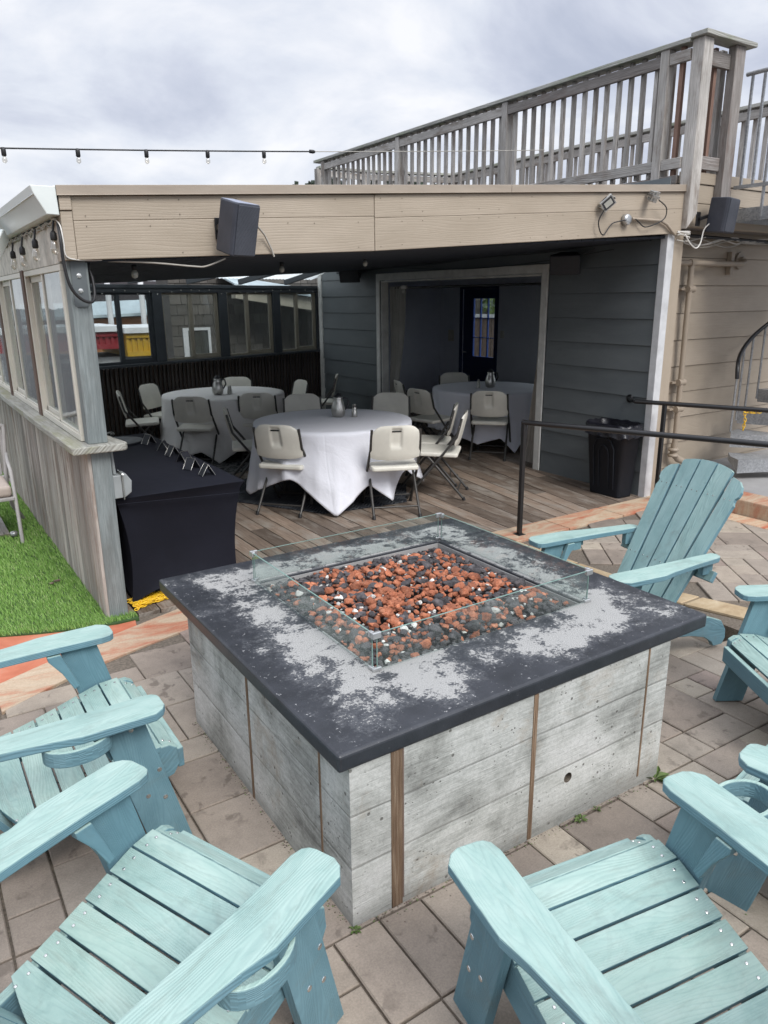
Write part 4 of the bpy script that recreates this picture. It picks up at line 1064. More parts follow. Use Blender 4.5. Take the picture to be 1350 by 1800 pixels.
# ================================================================== ADIRONDACK CHAIRS (local: faces +X, origin under the arm tips)
def adirondack(name, label, loc, rz):
    t = thing(name, label, 'lawn chair', loc, rz, 'teal plastic-lumber lawn chairs around the fire pit')
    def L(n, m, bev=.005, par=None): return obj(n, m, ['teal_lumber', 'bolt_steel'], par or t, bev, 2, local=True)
    def screw(m, p, ax, r=.006): m.lathe([(r, -.002), (r, .0015), (r * .4, .0018)], p, 10, ax, mi=1, smooth=False)
    for s in (1, -1):
        # arm
        out = [(0.0, .285), (0.0, .335), (-.012, .358), (-.04, .378), (-.26, .380), (-.34, .362), (-.52, .335), (-.64, .322), (-.70, .315), (-.725, .30), (-.735, .27),
               (-.72, .245), (-.60, .245), (-.42, .250), (-.20, .252), (-.05, .248), (-.018, .255), (-.004, .268)]
        m = MB(); m.prism([(a, s * b_ * 1.055) for a, b_ in out], (0, 0, .523), (1, 0, .0), (0, 1, 0), .028)
        if True:
            L('arm', m, .004)
        # front leg (leans forward towards the foot), outside the side rail
        m = MB(); y0 = s * .293
        m.prism([(-.075, 0), (.058, 0), (-.068, .52), (-.200, .52)], (0, y0, 0), (1, 0, 0), (0, 0, 1), -.03 * s, g=(-.24, 0, .97))
        yo = s * (.293 + .03)
        for (a, b_) in ((-.105, .475),): screw(m, (a, yo, b_), (0, s, 0), .0085)
        for (a, b_) in ((-.03, .30), (-.075, .215), (-.02, .19)): screw(m, (a, yo, b_), (0, s, 0), .0085)
        lg = L('leg', m)
        # arm bracket block under the arm
        m = MB(); m.prism([(-.203, .52), (-.250, .52), (-.247, .50), (-.205, .44), (-.170, .365), (-.150, .375)], (0, s * .262 - .0, 0), (1, 0, 0), (0, 0, 1), -.026 * s, g=(-.4, 0, .9)); L('arm_bracket', m, .003)
        # side rail, arched underneath
        top = [(.045, .335), (.05, .27), (.028, .235), (-.10, .205), (-.22, .172), (-.36, .138), (-.50, .115), (-.62, .098), (-.72, .070), (-.78, .03), (-.80, .0), (-.865, .0), (-.885, .035), (-.88, .085), (-.84, .145), (-.74, .185), (-.60, .205), (-.45, .232), (-.30, .27), (-.15, .315), (-.03, .352), (.02, .352)]
        m = MB(); m.prism(top, (0, s * .255, 0), (1, 0, 0), (0, 0, 1), -.028 * s, g=(1, 0, .25)); L('side_rail', m, .004)
    # seat slats
    m = MB()
    prof = [(.05, .325), (-.005, .357), (-.082, .352), (-.162, .327), (-.242, .301), (-.322, .277), (-.402, .256)]
    for i in range(7):
        x1, z1 = prof[i]; 
        if i < 6: x0, z0 = prof[i + 1]
        else: x0, z0 = (-.52, .232)
        d = Vector((x0 - x1, 0, z0 - z1)); Ln = d.length; d.normalize(); gap = .007
        a = Vector((x1, 0, z1)) + d * gap * .5; hw = .285 if i > 0 else .27
        if i == 6:
            out = [(0, -hw), (0, hw)] + [(.13 - .075 * (1 - (q / 8 - 1) ** 2) if False else .055 + .075 * cos(pi * (q / 16 - .5)) , hw - 2 * hw * q / 16) for q in range(17)]
            out = [(0, hw), (0, -hw)] + [(.045 + .07 * sin(pi * q / 16), -hw + 2 * hw * q / 16) for q in range(17)]
        elif i == 0: out = [(0, hw - .03), (0, -hw + .03), (.02, -hw), (Ln - gap, -hw), (Ln - gap, hw), (.02, hw)]
        else: out = [(0, hw), (0, -hw), (Ln - gap, -hw), (Ln - gap, hw)]
        N = Vector((0, 1, 0)).cross(d) * -1
        O = a
        m.prism(out, tuple(O), tuple(d), (0, 1, 0), -.022 if d.cross(Vector((0, 1, 0))).z > 0 else .022, g=(0, 1, 0))
        # screws in pairs near both ends
        nrm = Vector((0, 1, 0)).cross(d); nrm = nrm if nrm.z > 0 else -nrm
        off = .0 if (d.cross(Vector((0, 1, 0))).z > 0) else 0
        for s in (1, -1):
            for f in (.25, .72):
                c = a + d * ((Ln - gap) * min(f, .75) if i < 6 else .02 + .035 * (f > .5)); c.y = s * (hw - .035); screw(m, tuple(c + nrm * (0.0005)), tuple(nrm), .0048)
    L('seat', m, .0035)
    # front apron
    m = MB(); m.prism([(-.255, .0), (.255, .0), (.255, .075), (-.255, .075)], (.052, 0, .235), (0, 1, 0), (0, 0, 1), .022, g=(0, 1, 0)); L('apron', m, .004)
    # back: five fanned slats with an arched, stepped top
    m = MB(); O = Vector((-.485, 0, .17)); B = Vector((-.47, 0, .80)).normalized(); A = Vector((0, 1, 0))
    def topc(v): return .925 - .9 * v * v
    nb = 5; wb, wt = .43, .58
    for i in range(nb):
        u0, u1 = i / nb - .5, (i + 1) / nb - .5; g2 = .005
        b0, b1 = u0 * wb + g2, u1 * wb - g2; t0, t1 = u0 * wt + g2, u1 * wt - g2
        def e(f, h): return ((b0 + (t0 - b0) * h, h) if f == 0 else (b1 + (t1 - b1) * h, h))
        pts = [e(0, 0), e(1, 0)]
        pts = [(b0, 0), (b1, 0)]
        def edge(f, h):
            a_, c_ = (b0, t0) if f == 0 else (b1, t1); return a_ + (c_ - a_) * (h / .925)
        if i == nb - 1:
            pts += [(edge(1, .70), .70), (edge(1, .70) + .004, .715), (edge(1, .73) - .008, .735), (edge(1, .75) - .010, .75), (edge(1, .77) + .002, .768), (edge(1, .79) + .003, .795), (edge(1, .82) - .012, .825), (edge(1, .84) - .04, .852), (edge(0, .87) + .01, .868)]
        elif i == 0:
            pts += [(edge(1, .87) - .01, .868), (edge(0, .84) + .04, .852), (edge(0, .82) + .012, .825), (edge(0, .79) - .003, .795), (edge(0, .77) - .002, .768), (edge(0, .75) + .010, .75), (edge(0, .73) + .008, .735), (edge(0, .70) - .004, .715), (edge(0, .70), .70)]
        else:
            n_ = 8
            for q in range(n_ + 1):
                v = edge(1, .92) + (edge(0, .92) - edge(1, .92)) * q / n_; hh_ = topc(v)
                if i != 2 and q == (0 if i == 3 else n_): hh_ -= .006
                pts.append((v, hh_))
        m.prism([(a_, b_) for a_, b_ in pts], tuple(O), tuple(A), tuple(B), .02, g=tuple(B))
        nrm = A.cross(B)
        nf = nrm if nrm.x > 0 else -nrm
        for hgt in (.30, .74):
            for q in (-.018, .018):
                cc = (edge(0, hgt) + edge(1, hgt)) / 2 + q; P = O + A * cc + B * hgt + (nf * .0005 if nrm.x < 0 else nrm * .0205)
                m.lathe([(.0035, 0), (.0035, .001)], tuple(P), 8, tuple(nf), mi=1, smooth=False)
    L('backrest', m, .003)
    m = MB(); O2 = O + B * .32
    for hgt, hw in ((.315, .33), (.74, .23)):
        c = O + B * hgt + Vector((-.035, 0, 0)); m.bar((c.x, -hw, c.z), (c.x, hw, c.z), .028, .06, tuple(B))
    L('back_brace', m, .003)
    for s in (1, -1):
        m = MB(); m.box(-.70, -.63, min(s * .265, s * .30), max(s * .265, s * .30), .45, .523); L('rear_arm_block', m, .004)
    # cup ring hinged under the right arm
    m = MB(); out = []; inn = []; nn = 28
    for q in range(nn + 1):
        a = radians(115) - radians(310) * q / nn; out.append((.10 * cos(a), .072 * sin(a))); inn.append((.086 * cos(a), .060 * sin(a)))
    V = [(a, b_, z) for z in (.470, .5205) for a, b_ in out] + [(a, b_, z) for z in (.470, .5205) for a, b_ in inn]; n1 = nn + 1; F = []
    for q in range(nn):
        F += [(q, q + 1, n1 + q + 1, n1 + q), (2 * n1 + q, 3 * n1 + q, 3 * n1 + q + 1, 2 * n1 + q + 1), (n1 + q, n1 + q + 1, 3 * n1 + q + 1, 3 * n1 + q), (q, 2 * n1 + q, 2 * n1 + q + 1, q + 1)]
    F += [(0, n1, 3 * n1, 2 * n1), (nn, 2 * n1 + nn, 3 * n1 + nn, n1 + nn)]
    m.add(V, F, (1, 0, 0)); cu = L('cup_ring', m, .003); cu.location = (-.27, -.348, 0)
    t.scale = (1.06, 1.06, 1.06)
    return t
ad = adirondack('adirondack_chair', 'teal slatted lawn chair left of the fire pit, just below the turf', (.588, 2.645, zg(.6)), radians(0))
G = 'teal plastic-lumber lawn chairs around the fire pit'
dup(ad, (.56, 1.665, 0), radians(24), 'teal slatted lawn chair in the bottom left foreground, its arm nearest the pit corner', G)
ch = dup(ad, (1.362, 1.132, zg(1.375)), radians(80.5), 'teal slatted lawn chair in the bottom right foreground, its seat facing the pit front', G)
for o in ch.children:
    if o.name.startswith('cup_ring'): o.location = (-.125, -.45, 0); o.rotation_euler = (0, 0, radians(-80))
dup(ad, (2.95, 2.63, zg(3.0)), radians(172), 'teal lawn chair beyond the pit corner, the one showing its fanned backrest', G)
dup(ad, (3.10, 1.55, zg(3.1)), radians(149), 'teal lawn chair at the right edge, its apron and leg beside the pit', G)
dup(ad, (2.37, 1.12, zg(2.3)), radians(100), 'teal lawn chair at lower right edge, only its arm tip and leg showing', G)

# ================================================================== FOLDING CHAIRS (local: faces +X)
def folding(name, label, loc, rz):
    t = thing(name, label, 'folding chair', loc, rz, 'folding chairs around the dining tables')
    def L(n, m, mt, bev=0): return obj(n, m, mt, t, bev, 2, local=True)
    # seat
    m = MB(); out = []
    for (a, c, r) in ((.20, .225, .05), (-.20, .215, .03), (-.20, -.215, .03), (.20, -.225, .05)):
        sx = 1 if a > 0 else -1; sy = 1 if c > 0 else -1
        an = {(1, 1): 0, (-1, 1): 90, (-1, -1): 180, (1, -1): 270}[(sx, sy)]
        for q in range(4): tt = radians(an + q * 30); out.append((a - sx * r + r * cos(tt), c - sy * r + r * sin(tt)))
    m.prism(out, (0, 0, .425), (1, 0, .03), (0, 1, 0), .04); L('seat', m, 'chair_plastic', .012)
    # backrest: gently curved panel with a recessed grip, rounded top
    lo, hi = Vector((-.165, 0, .525)), Vector((-.245, 0, .845)); B = (hi - lo).normalized(); H = (hi - lo).length
    m = MB(); nu, nv = 24, 12
    def P(u, v, side):
        y = u * (.222 + .012 * v); w = v
        edge_r = 1 - max(0, (v - .62) / .38) ** 2.4 * .20
        y *= edge_r if abs(u) > .0 else 1
        top = v * H - (abs(u) ** 5) * .045 * (1 if v > .5 else 0) * (v - .5) * 2 + (abs(u) ** 5) * .02 * (1 if v < .5 else 0) * (1 - 2 * v)
        q = lo + B * top; bow = -.028 * (1 - u * u); tcr = .011 * (1 - max(abs(u) ** 6, abs(2 * v - 1) ** 6) * .8)
        nf = Vector((B.z, 0, -B.x))
        rec = .008 if (abs(u) < .20 and .40 < v < .93 and side < 0) else 0
        q = q + nf * (bow + side * (tcr - rec)); return (q.x, y, q.z)
    us = [-1 + 2 * i / nu for i in range(nu + 1)]; vs = [0, .06, .15, .28, .38, .41, .55, .68, .80, .915, .94, .98, 1.0]; nv = len(vs) - 1
    us = [-1, -.97, -.9, -.75, -.5, -.3, -.215, -.195, -.1, 0, .1, .195, .215, .3, .5, .75, .9, .97, 1]; nu = len(us) - 1
    for side in (1, -1):
        V = [P(u, v, side) for v in vs for u in us]; m.add(V, [(j * (nu + 1) + i, j * (nu + 1) + i + 1, (j + 1) * (nu + 1) + i + 1, (j + 1) * (nu + 1) + i) for j in range(nv) for i in range(nu)], smooth=True)
    bd = [(i, 0) for i in range(nu)] + [(nu, j) for j in range(nv)] + [(nu - i, nv) for i in range(nu)] + [(0, nv - j) for j in range(nv)]
    V = [P(us[i], vs[j], 1) for i, j in bd] + [P(us[i], vs[j], -1) for i, j in bd]; n = len(bd)
    m.add(V, [(i, (i + 1) % n, n + (i + 1) % n, n + i) for i in range(n)], smooth=True)
    L('backrest', m, 'chair_plastic')
    gq = lo + B * H * .845; nf = Vector((B.z, 0, -B.x)); gq = gq - nf * (.028 + .0045); gh_ = .0035
    m = MB(); m.prism([(-.038, -.006), (.038, -.006), (.044, 0), (.038, .006), (-.038, .006), (-.044, 0)], tuple(gq), (0, 1, 0), tuple(B), -.001); L('grip_slot', m, 'black_rubber')
    for s in (1, -1):
        m = MB(); m.tube([(-.235, s * .215, .80), (-.19, s * .222, .62), (-.02, s * .232, .40), (.29, s * .235, .012)], .0125, 8); L('leg', m, 'chair_steel')
        m = MB(); m.tube([(.09, s * .205, .425), (-.03, s * .207, .29), (-.27, s * .21, .012)], .0125, 8); L('leg', m, 'chair_steel')
        m = MB(); m.tube([(.293, s * .235, .0), (.283, s * .235, .03)], .016, 8); m.tube([(-.273, s * .21, .0), (-.262, s * .21, .03)], .016, 8); L('foot_cap', m, 'black_rubber')
    m = MB(); m.tube([(.235, -.232, .085), (.235, .232, .085)], .008, 8); m.tube([(-.205, -.207, .09), (-.205, .207, .09)], .008, 8); L('crossbar', m, 'chair_steel')
    return t
FG = 'folding chairs around the dining tables'
fc = folding('folding_chair', 'white folding chair at the near left of the front table, handle slot showing', (2.93, 6.09, 0), radians(41))
def fchair(x, y, deg, label): return dup(fc, (x, y, 0), radians(deg), label, FG)
fchair(3.68, 5.475, 66, 'white folding chair at the near right of the front table, closest to the fire pit')
fchair(4.40, 5.70, 136, 'outer one of the two side-on folding chairs at the right of the front table')
fchair(4.66, 6.17, 140, 'inner one of the two side-on folding chairs at the right of the front table')
fchair(4.67, 7.0, -130, 'folding chair behind the front table, right of the pitcher')
fchair(3.86, 7.50, -108, 'dim folding chair behind the front table, left of the pitcher')
fchair(3.0, 7.08, -22, 'folding chair at the left of the front table, turned side-on and in shade')
fchair(2.95, 8.53, 53, 'folding chair at the near side of the rear left table, next to the black table')
fchair(3.69, 8.40, 60, 'shaded folding chair at the near right of the rear left table')
fchair(2.50, 9.30, -16, 'folding chair at the far left end, side-on beside the rear left table')
fchair(2.93, 9.74, -52, 'folding chair in the back left corner, before the slatted wall')
fchair(3.97, 9.86, -120, 'folding chair behind the rear left table, between pitcher and back windows')
fchair(4.40, 9.12, 178, 'folding chair at the right of the rear left table, before the slatted wall')
fchair(5.20, 9.62, 150, 'dark folding chair against the slatted wall near the grey corner trim')
fchair(6.04, 6.80, 42, 'folding chair standing in the doorway at the near side of the inner table')
fchair(5.56, 7.36, 8, 'folding chair left of the inner table, with a handle slot, just outside the doorway')
fchair(5.90, 8.20, -18, 'dim folding chair just inside the doorway beside the gathered dark curtain')
fchair(6.80, 8.42, -120, 'very dark folding chair behind the inner table, below the blue door')

# ================================================================== ROUND TABLES AND CLOTHS
def round_table(x, y, r, label):
    t = thing('round_table', label, 'table', (x, y, 0), group='round dining tables')
    m = MB(); m.lathe([(r - .01, .71), (r, .72), (r, .735), (r - .01, .742)], (x, y, 0), 48); obj('tabletop', m, 'chair_plastic', t)
    for a in (35, 145, 215, 325):
        m = MB(); a = radians(a); m.tube([(x + .45 * cos(a), y + .45 * sin(a), .71), (x + .52 * cos(a), y + .52 * sin(a), 0)], .015); obj('leg', m, 'chair_steel', t)
def cloth(x, y, r, peaks, mt, label, seed, base=.40):
    rr = random.Random(seed); nt_, ns_ = 180, 26; V = [(0, 0, .7475)]; F = []
    nr = 8
    for i in range(1, nr + 1):
        for j in range(nt_):
            a = 2 * pi * j / nt_; q = r * i / nr
            V.append((q * cos(a), q * sin(a), .7475 + .0015 * sin(9 * q + a) if i < nr else .744))
    def drop(a):
        d = base
        for (pa, pd, pw) in peaks:
            x_ = abs((a - radians(pa) + pi) % (2 * pi) - pi) / radians(pw)
            if x_ < 1: d = max(d, base + (pd - base) * (1 - x_) ** 1.15)
        return d
    ph = [rr.uniform(0, 6.28) for _ in range(6)]
    for k in range(1, ns_ + 1):
        f = k / ns_
        for j in range(nt_):
            a = 2 * pi * j / nt_; d = drop(a); dd = min(d, .742)
            fold = (1 - 2 * abs(sin(a * 5 + ph[0] + .3 * sin(a * 3))) ** .7) * .55 + (1 - 2 * abs(sin(a * 8 + ph[1] + f * .4)) ** .75) * .4 + sin(a * 27 + ph[2] - f) * .12
            wr = mnoise.noise(Vector((cos(a) * 5, sin(a) * 5, f * d * 6 + seed))) * .016 + mnoise.noise(Vector((cos(a) * 12, sin(a) * 12, f * d * 9))) * .003
            flare = .05 * sin(pi * min(1, f * 1.2) / 2) + max(0, d - .45) * .30 * f
            rad = r + .006 + flare * (f ** .8) + fold * .042 * f + wr * (f ** .5)
            V.append((rad * cos(a), rad * sin(a), .744 - dd * f + .003))
    for j in range(nt_): F.append((0, 1 + j, 1 + (j + 1) % nt_))
    for i in range(nr + ns_ - 1):
        for j in range(nt_):
            a = 1 + i * nt_ + j; b_ = 1 + i * nt_ + (j + 1) % nt_; F.append((a, a + nt_, b_ + nt_, b_))
    m = MB(); m.add(V, F, smooth=True)
    o = obj('tablecloth', m, mt, None, 0, 2, True, label=label, cat='tablecloth'); o.location = (x, y, 0); o['group'] = 'cloths over the round tables'
    s = o.modifiers.new('thick', 'SOLIDIFY'); s.thickness = .0025; s.offset = -1
    return o
round_table(3.57, 6.36, .77, 'round table nearest the fire pit, hidden under a white cloth')
round_table(3.52, 9.12, .76, 'round table by the back windows, hidden under a greyish cloth')
round_table(6.62, 7.50, .74, 'round table inside the doorway, hidden under a cloth')
cloth(3.57, 6.36, .78, [(-119, .74, 30), (-83, .66, 20), (172, .66, 40), (95, .7, 35), (20, .6, 30), (-40, .62, 22)], 'table_linen', 'crumpled white cloth with long pointed corners on the front round table', 1, .42)
cloth(3.52, 9.12, .77, [(-160, .74, 42), (-118, .74, 22), (-70, .74, 40), (90, .7, 40), (20, .7, 30)], 'grey_table_linen', 'pale cloth hanging to the floor over the rear left round table', 2, .55)
cloth(6.62, 7.50, .75, [(-140, .62, 30), (-108, .73, 16), (-70, .62, 30), (120, .6, 40)], 'table_linen', 'dim lilac-white cloth over the round table inside the doorway', 3, .50)

def pitcher(name, label, x, y):
    t = thing(name, label, 'pitcher', (x, y, .752), group='coffee pitchers on the tables')
    m = MB(); m.lathe([(.045, 0), (.062, .01), (.072, .05), (.068, .10), (.052, .15), (.043, .18), (.047, .195), (.040, .2)], (x, y, .752), 24); b_ = obj('body', m, 'polished_steel', t)
    m = MB(); m.lathe([(.044, .2), (.040, .215), (.02, .225), (.012, .24)], (x, y, .752), 20); m.box(x - .01, x + .035, y - .006, y + .006, .752 + .222, .752 + .234); obj('lid', m, 'black_plastic', t, .002)
    m = MB(); m.tube([(x + .04, y - .02, .94), (x + .085, y - .04, .935), (x + .095, y - .045, .88), (x + .062, y - .03, .82)], .009); obj('handle', m, 'black_plastic', t)
def shaker(label, x, y, h=.115, r=.028, mt='polished_steel', name='steel_tumbler_stack'):
    t = thing(name, label, 'tumblers' if 'tumbler' in name else 'shaker', (x, y, .752), group='small steel items on the tables')
    m = MB(); m.lathe([(r, 0), (r * 1.05, .004), (r * .95, h * .5), (r * .8, h * .55), (r * .8, h * .62), (r * .65, h)], (x, y, .752), 18); obj('body', m, mt, t)
    m = MB(); m.lathe([(r * .66, h), (r * .66, h + .008), (r * .3, h + .014)], (x, y, .752), 18); obj('cap', m, 'polished_steel', t)
pitcher('pitcher', 'steel coffee pitcher on the front white table', 3.70, 6.47)
pitcher('pitcher', 'dark steel pitcher on the rear left table', 3.39, 8.98)
pitcher('pitcher', 'shadowy pitcher on the table inside the doorway', 6.60, 7.46)
shaker('stacked steel tumblers beside the pitcher on the front white table', 3.83, 6.37)
shaker('glass shaker with steel top beside the pitcher on the rear left table', 3.52, 8.93, .09, .022, 'lamp_glass', 'table_shaker')
shaker('second glass shaker on the rear left table, touching the first', 3.56, 8.99, .09, .022, 'lamp_glass', 'table_shaker')
shaker('glass shaker left of the pitcher on the table inside the doorway', 6.43, 7.50, .10, .024, 'lamp_glass', 'table_shaker')

# rugs
m = MB(); c = (3.62, 6.45); out = [(c[0] + 1.28 * cos(a) * (1.0), c[1] + 1.10 * sin(a)) for a in [2 * pi * k / 40 for k in range(40)]]
out = [(2.50, 6.75), (3.10, 5.72), (3.95, 5.62), (4.35, 6.2), (3.55, 7.55), (2.75, 7.35)]
m.prism(out, (0, 0, .002), (1, 0, 0), (0, 1, 0), .008)
obj('rug', m, 'patterned_rug', None, .002, label='dark navy rug with a zigzag pattern under the front white table', cat='rug', group='rugs under the tables')
m = MB(); m.prism([(2.1, 8.9), (2.9, 7.7), (4.3, 8.1), (4.9, 9.4), (3.6, 10.0), (2.4, 9.7)], (0, 0, .002), (1, 0, 0), (0, 1, 0), .008)
obj('rug', m, 'blotchy_rug', None, .002, label='dark rug with pale blotches under the rear left table', cat='rug', group='rugs under the tables')

# ================================================================== BLACK SPANDEX TABLE
TB = thing('folding_table', 'long table in a tight black stretch cover behind the grey corner post', 'table', (1.42, 5.5, 0))
m = MB(); xa, xb, ya, yb = 1.00, 1.84, 4.50, 6.75; zt = .74; n = 24; V = []; F = []
per = []
for i in range(n): per.append((xa + (xb - xa) * i / n, ya, 'f'))
for i in range(n): per.append((xb, ya + (yb - ya) * i / n, 'r'))
for i in range(n): per.append((xb - (xb - xa) * i / n, yb, 'b'))
for i in range(n): per.append((xa, yb - (yb - ya) * i / n, 'l'))
nz = 20; L4 = len(per)
cx_, cy_ = (xa + xb) / 2, (ya + yb) / 2
for k in range(nz + 1):
    f = k / nz; z = zt * (1 - f)
    for q, (x, y, s) in enumerate(per):
        e = (q % n) / n; mid = sin(pi * e)
        pull = sin(pi * min(1, f)) ** .8
        inw = .055 * pull * (.35 + .65 * mid) + .05 * f + .02 * (f > .02)
        lift = .11 * (mid ** .7) * f ** 3
        dx = (cx_ - x); dy = (cy_ - y)
        if s in 'fb': X = x + (cx_ - x) / .42 * (.04 * f + .05 * pull * (1 - mid)) ; Y = y + (inw if s == 'f' else -inw)
        else: X = x + (-inw if s == 'r' else inw); Y = y + (cy_ - y) / 1.1 * (.04 * f + .05 * pull * (1 - mid))
        V.append((X, Y, z + lift * (1 if k == nz else f ** 2)))
for k in range(nz):
    for q in range(L4): F.append((k * L4 + q, (k + 1) * L4 + q, (k + 1) * L4 + (q + 1) % L4, k * L4 + (q + 1) % L4))
F.append(tuple(range(L4))[::-1])
m.add(V, F, smooth=False)
m.sm = [True] * (len(F) - 1) + [False]
m.bar((xa + .01, ya - .001, zt - .03), (xb - .01, ya - .001, zt - .075), .012, .0015, (0, 0, 1), mi=0)
obj('stretch_cover', m, 'black_spandex', TB, .012, 3)
for (x, y) in ((xa + .1, ya + .12), (xb - .1, ya + .12), (xa + .1, yb - .12), (xb - .1, yb - .12)):
    m = MB(); m.tube([(x, y, 0), (x, y, .7)], .014); obj('leg', m, 'chair_steel', TB)
cl = None
for i, (x, y, a, w) in enumerate(((1.70, 6.20, 20, 'farthest'), (1.72, 5.85, -30, 'second farthest'), (1.71, 5.60, 10, 'third from the far end'), (1.71, 5.32, -60, 'third from the near end'), (1.67, 5.05, 25, 'second nearest'), (1.69, 4.80, 0, 'nearest'))):
    t = thing('folding_stand', 'small black folding stand with silver edges, %s in its row' % w, 'folding stand', (x, y, zt + .001), radians(a), 'small folding stands on the black table')
    m = MB(); m.bar((-.045, 0, .003), (0, 0, .075), .075, .006, (0, 0, 1)); m.bar((.045, 0, .003), (.003, 0, .075), .075, .006, (0, 0, 1)); obj('panel', m, 'black_board', t, .002, local=True)
    m = MB()
    for s in (1, -1): m.tube([(-.046, s * .040, .004), (0, s * .040, .081), (.046, s * .040, .004)], .0022, 6)
    m.tube([(0, -.04, .081), (0, .04, .081)], .0022, 6); obj('wire_frame', m, 'polished_steel', t, local=True)
m = MB(); m.lathe([(.20, 0), (.215, .004), (.215, .012), (.19, .013)], (1.50, 6.42, zt + .002), 40)
obj('serving_board', m, 'black_board', None, label='round black serving board at the far end of the black table', cat='serving board')
m = MB(); m.lathe([(.10, 0), (.11, .004), (.11, .010), (.10, .011)], (1.30, 6.60, zt + .06), 30); m.lathe([(.05, 0), (.03, .02), (.03, .05), (.05, .058)], (1.30, 6.60, zt + .002), 16)
obj('cake_stand', m, 'tray_wood', None, label='small round tan stand beside the sill at the far end of the black table', cat='stand')
m = MB(); pts = [(1.42 + .12 * cos(t * .9) * (1 - t * .02), 6.68 + .03 * sin(t * 1.7), zt + .03 + .02 * sin(t * 2.3)) for t in np.linspace(0, 18, 90)]
m.tube(pts, .004, 6); obj('coiled_wire', m, 'polished_steel', None, label='tangle of shiny wire lying at the far end of the black table', cat='wire')

# yellow chain
def chain(name, pts, label, link=.035, r=.0032, mt='yellow_plastic'):
    t = MB(); pts = [Vector(p) for p in pts]; L = [0]
    for a, b_ in zip(pts, pts[1:]): L.append(L[-1] + (b_ - a).length)
    n = int(L[-1] / (link * .72))
    for i in range(n):
        s = L[-1] * (i + .5) / n
        for k in range(len(pts) - 1):
            if L[k] <= s <= L[k + 1]: break
        f = (s - L[k]) / max(1e-6, L[k + 1] - L[k]); c = pts[k].lerp(pts[k + 1], f); d = (pts[k + 1] - pts[k]).normalized()
        a_ = d.orthogonal().normalized(); a_.rotate(Matrix.Rotation((i % 2) * pi / 2 + random.uniform(-.3, .3), 3, d))
        ring = []
        for q in range(12):
            an = 2 * pi * q / 12; e = cos(an); ring.append(c + d * (link * .5 * (abs(e) ** .8) * (1 if e > 0 else -1)) + a_ * (link * .27 * sin(an)))
        t.tube(ring, r, 5, True)
    return obj(name, t, mt, None, label=label, cat='chain')
pts = []; rr = random.Random(4)
for k in range(46):
    f = k / 46; pts.append((1.04 + .28 * (.5 + .5 * sin(k * 1.9)) * (0.5 + .5 * f) + rr.uniform(-.02, .02), 4.50 + .13 * (.5 + .5 * sin(k * 1.15 + 1)) + .05 * (0.5 + .5 * sin(k * 1.9)) + rr.uniform(-.01, .01), .008 + .020 * abs(sin(k * .7))))
chain('yellow_chain', pts, 'pile of yellow plastic chain on the deck at the foot of the grey post', .034, .0036)
chain('yellow_chain', [(6.99, 3.95, .80), (6.94, 4.0, .795), (6.90, 4.06, .80), (6.905, 4.05, .72), (6.90, 4.055, .62)], 'short yellow chain hanging from the galvanized stair railing', .04, .0042)

# trash can
TC = thing('trash_can', 'tall black plastic trash can with a black liner bag against the siding', 'trash can', (5.82, 4.72, 0))
m = MB(); bx0, bx1, by0, by1 = 5.70, 5.90, 4.53, 4.90; tx0, tx1, ty0, ty1 = 5.64, 5.945, 4.48, 4.96
def rr_(x0, x1, y0, y1, r, z):
    o_ = []
    for (cx, cy, a0) in ((x1 - r, y1 - r, 0), (x0 + r, y1 - r, 90), (x0 + r, y0 + r, 180), (x1 - r, y0 + r, 270)):
        for q in range(5): a = radians(a0 + q * 22.5); o_.append((cx + r * cos(a), cy + r * sin(a), z))
    return o_
rings = [rr_(bx0, bx1, by0, by1, .03, 0), rr_(bx0 - .003, bx1 + .003, by0 - .003, by1 + .003, .035, .02), rr_(tx0 + .012, tx1 - .012, ty0 + .012, ty1 - .012, .045, .66), rr_(tx0, tx1, ty0, ty1, .05, .665), rr_(tx0, tx1, ty0, ty1, .05, .70)]
V = [q for r_ in rings for q in r_]; n = 20; F = [(k * n + i, k * n + (i + 1) % n, (k + 1) * n + (i + 1) % n, (k + 1) * n + i) for k in range(4) for i in range(n)] + [tuple(range(n))[::-1]]
m.add(V, F, smooth=True)
def can_x(z): return bx0 + (tx0 - bx0) * z / .68 - .004
for y0_, s in ((4.60, 1), (4.83, -1)):    # raised arches on the long side
    pts = [(can_x(.08), 4.715 - s * .12, .08), (can_x(.48), 4.715 - s * .125, .48), (can_x(.56), 4.715 - s * .09, .56), (can_x(.585), 4.715, .585)]; m.tube(pts, .007, 6)
    pts = [(can_x(.08), 4.715 - s * .06, .08), (can_x(.44), 4.715 - s * .06, .44), (can_x(.49), 4.715 - s * .04, .49), (can_x(.51), 4.715, .51)]; m.tube(pts, .006, 6)
obj('bin', m, 'bin_plastic', TC)
m = MB(); n = 64; V = []; prof = [(-.02, .52, 0), (-.01, .66, .2), (0.0, .715, .4), (.012, .722, 1), (.022, .70, 1), (.024, .66, 1), (.028, .615, 1.6), (.03, .60, 2.2)]
for (o_, z, wv) in prof:
    for j in range(n):
        a = 2 * pi * j / n; ca, sa = cos(a), sin(a); sq = (abs(ca) ** 5 + abs(sa) ** 5) ** (-1 / 5)
        w_ = mnoise.noise(Vector((ca * 4, sa * 4, z * 12))) * .012 * wv + sin(a * 13 + z * 20) * .004 * wv
        V.append(((tx0 + tx1) / 2 + ((tx1 - tx0) / 2 + o_ + w_) * ca * sq * .985, (ty0 + ty1) / 2 + ((ty1 - ty0) / 2 + o_ + w_) * sa * sq * .985, z + w_ * .8))
F = [(k * n + j, k * n + (j + 1) % n, (k + 1) * n + (j + 1) % n, (k + 1) * n + j) for k in range(len(prof) - 1) for j in range(n)] + [tuple(range(n))]
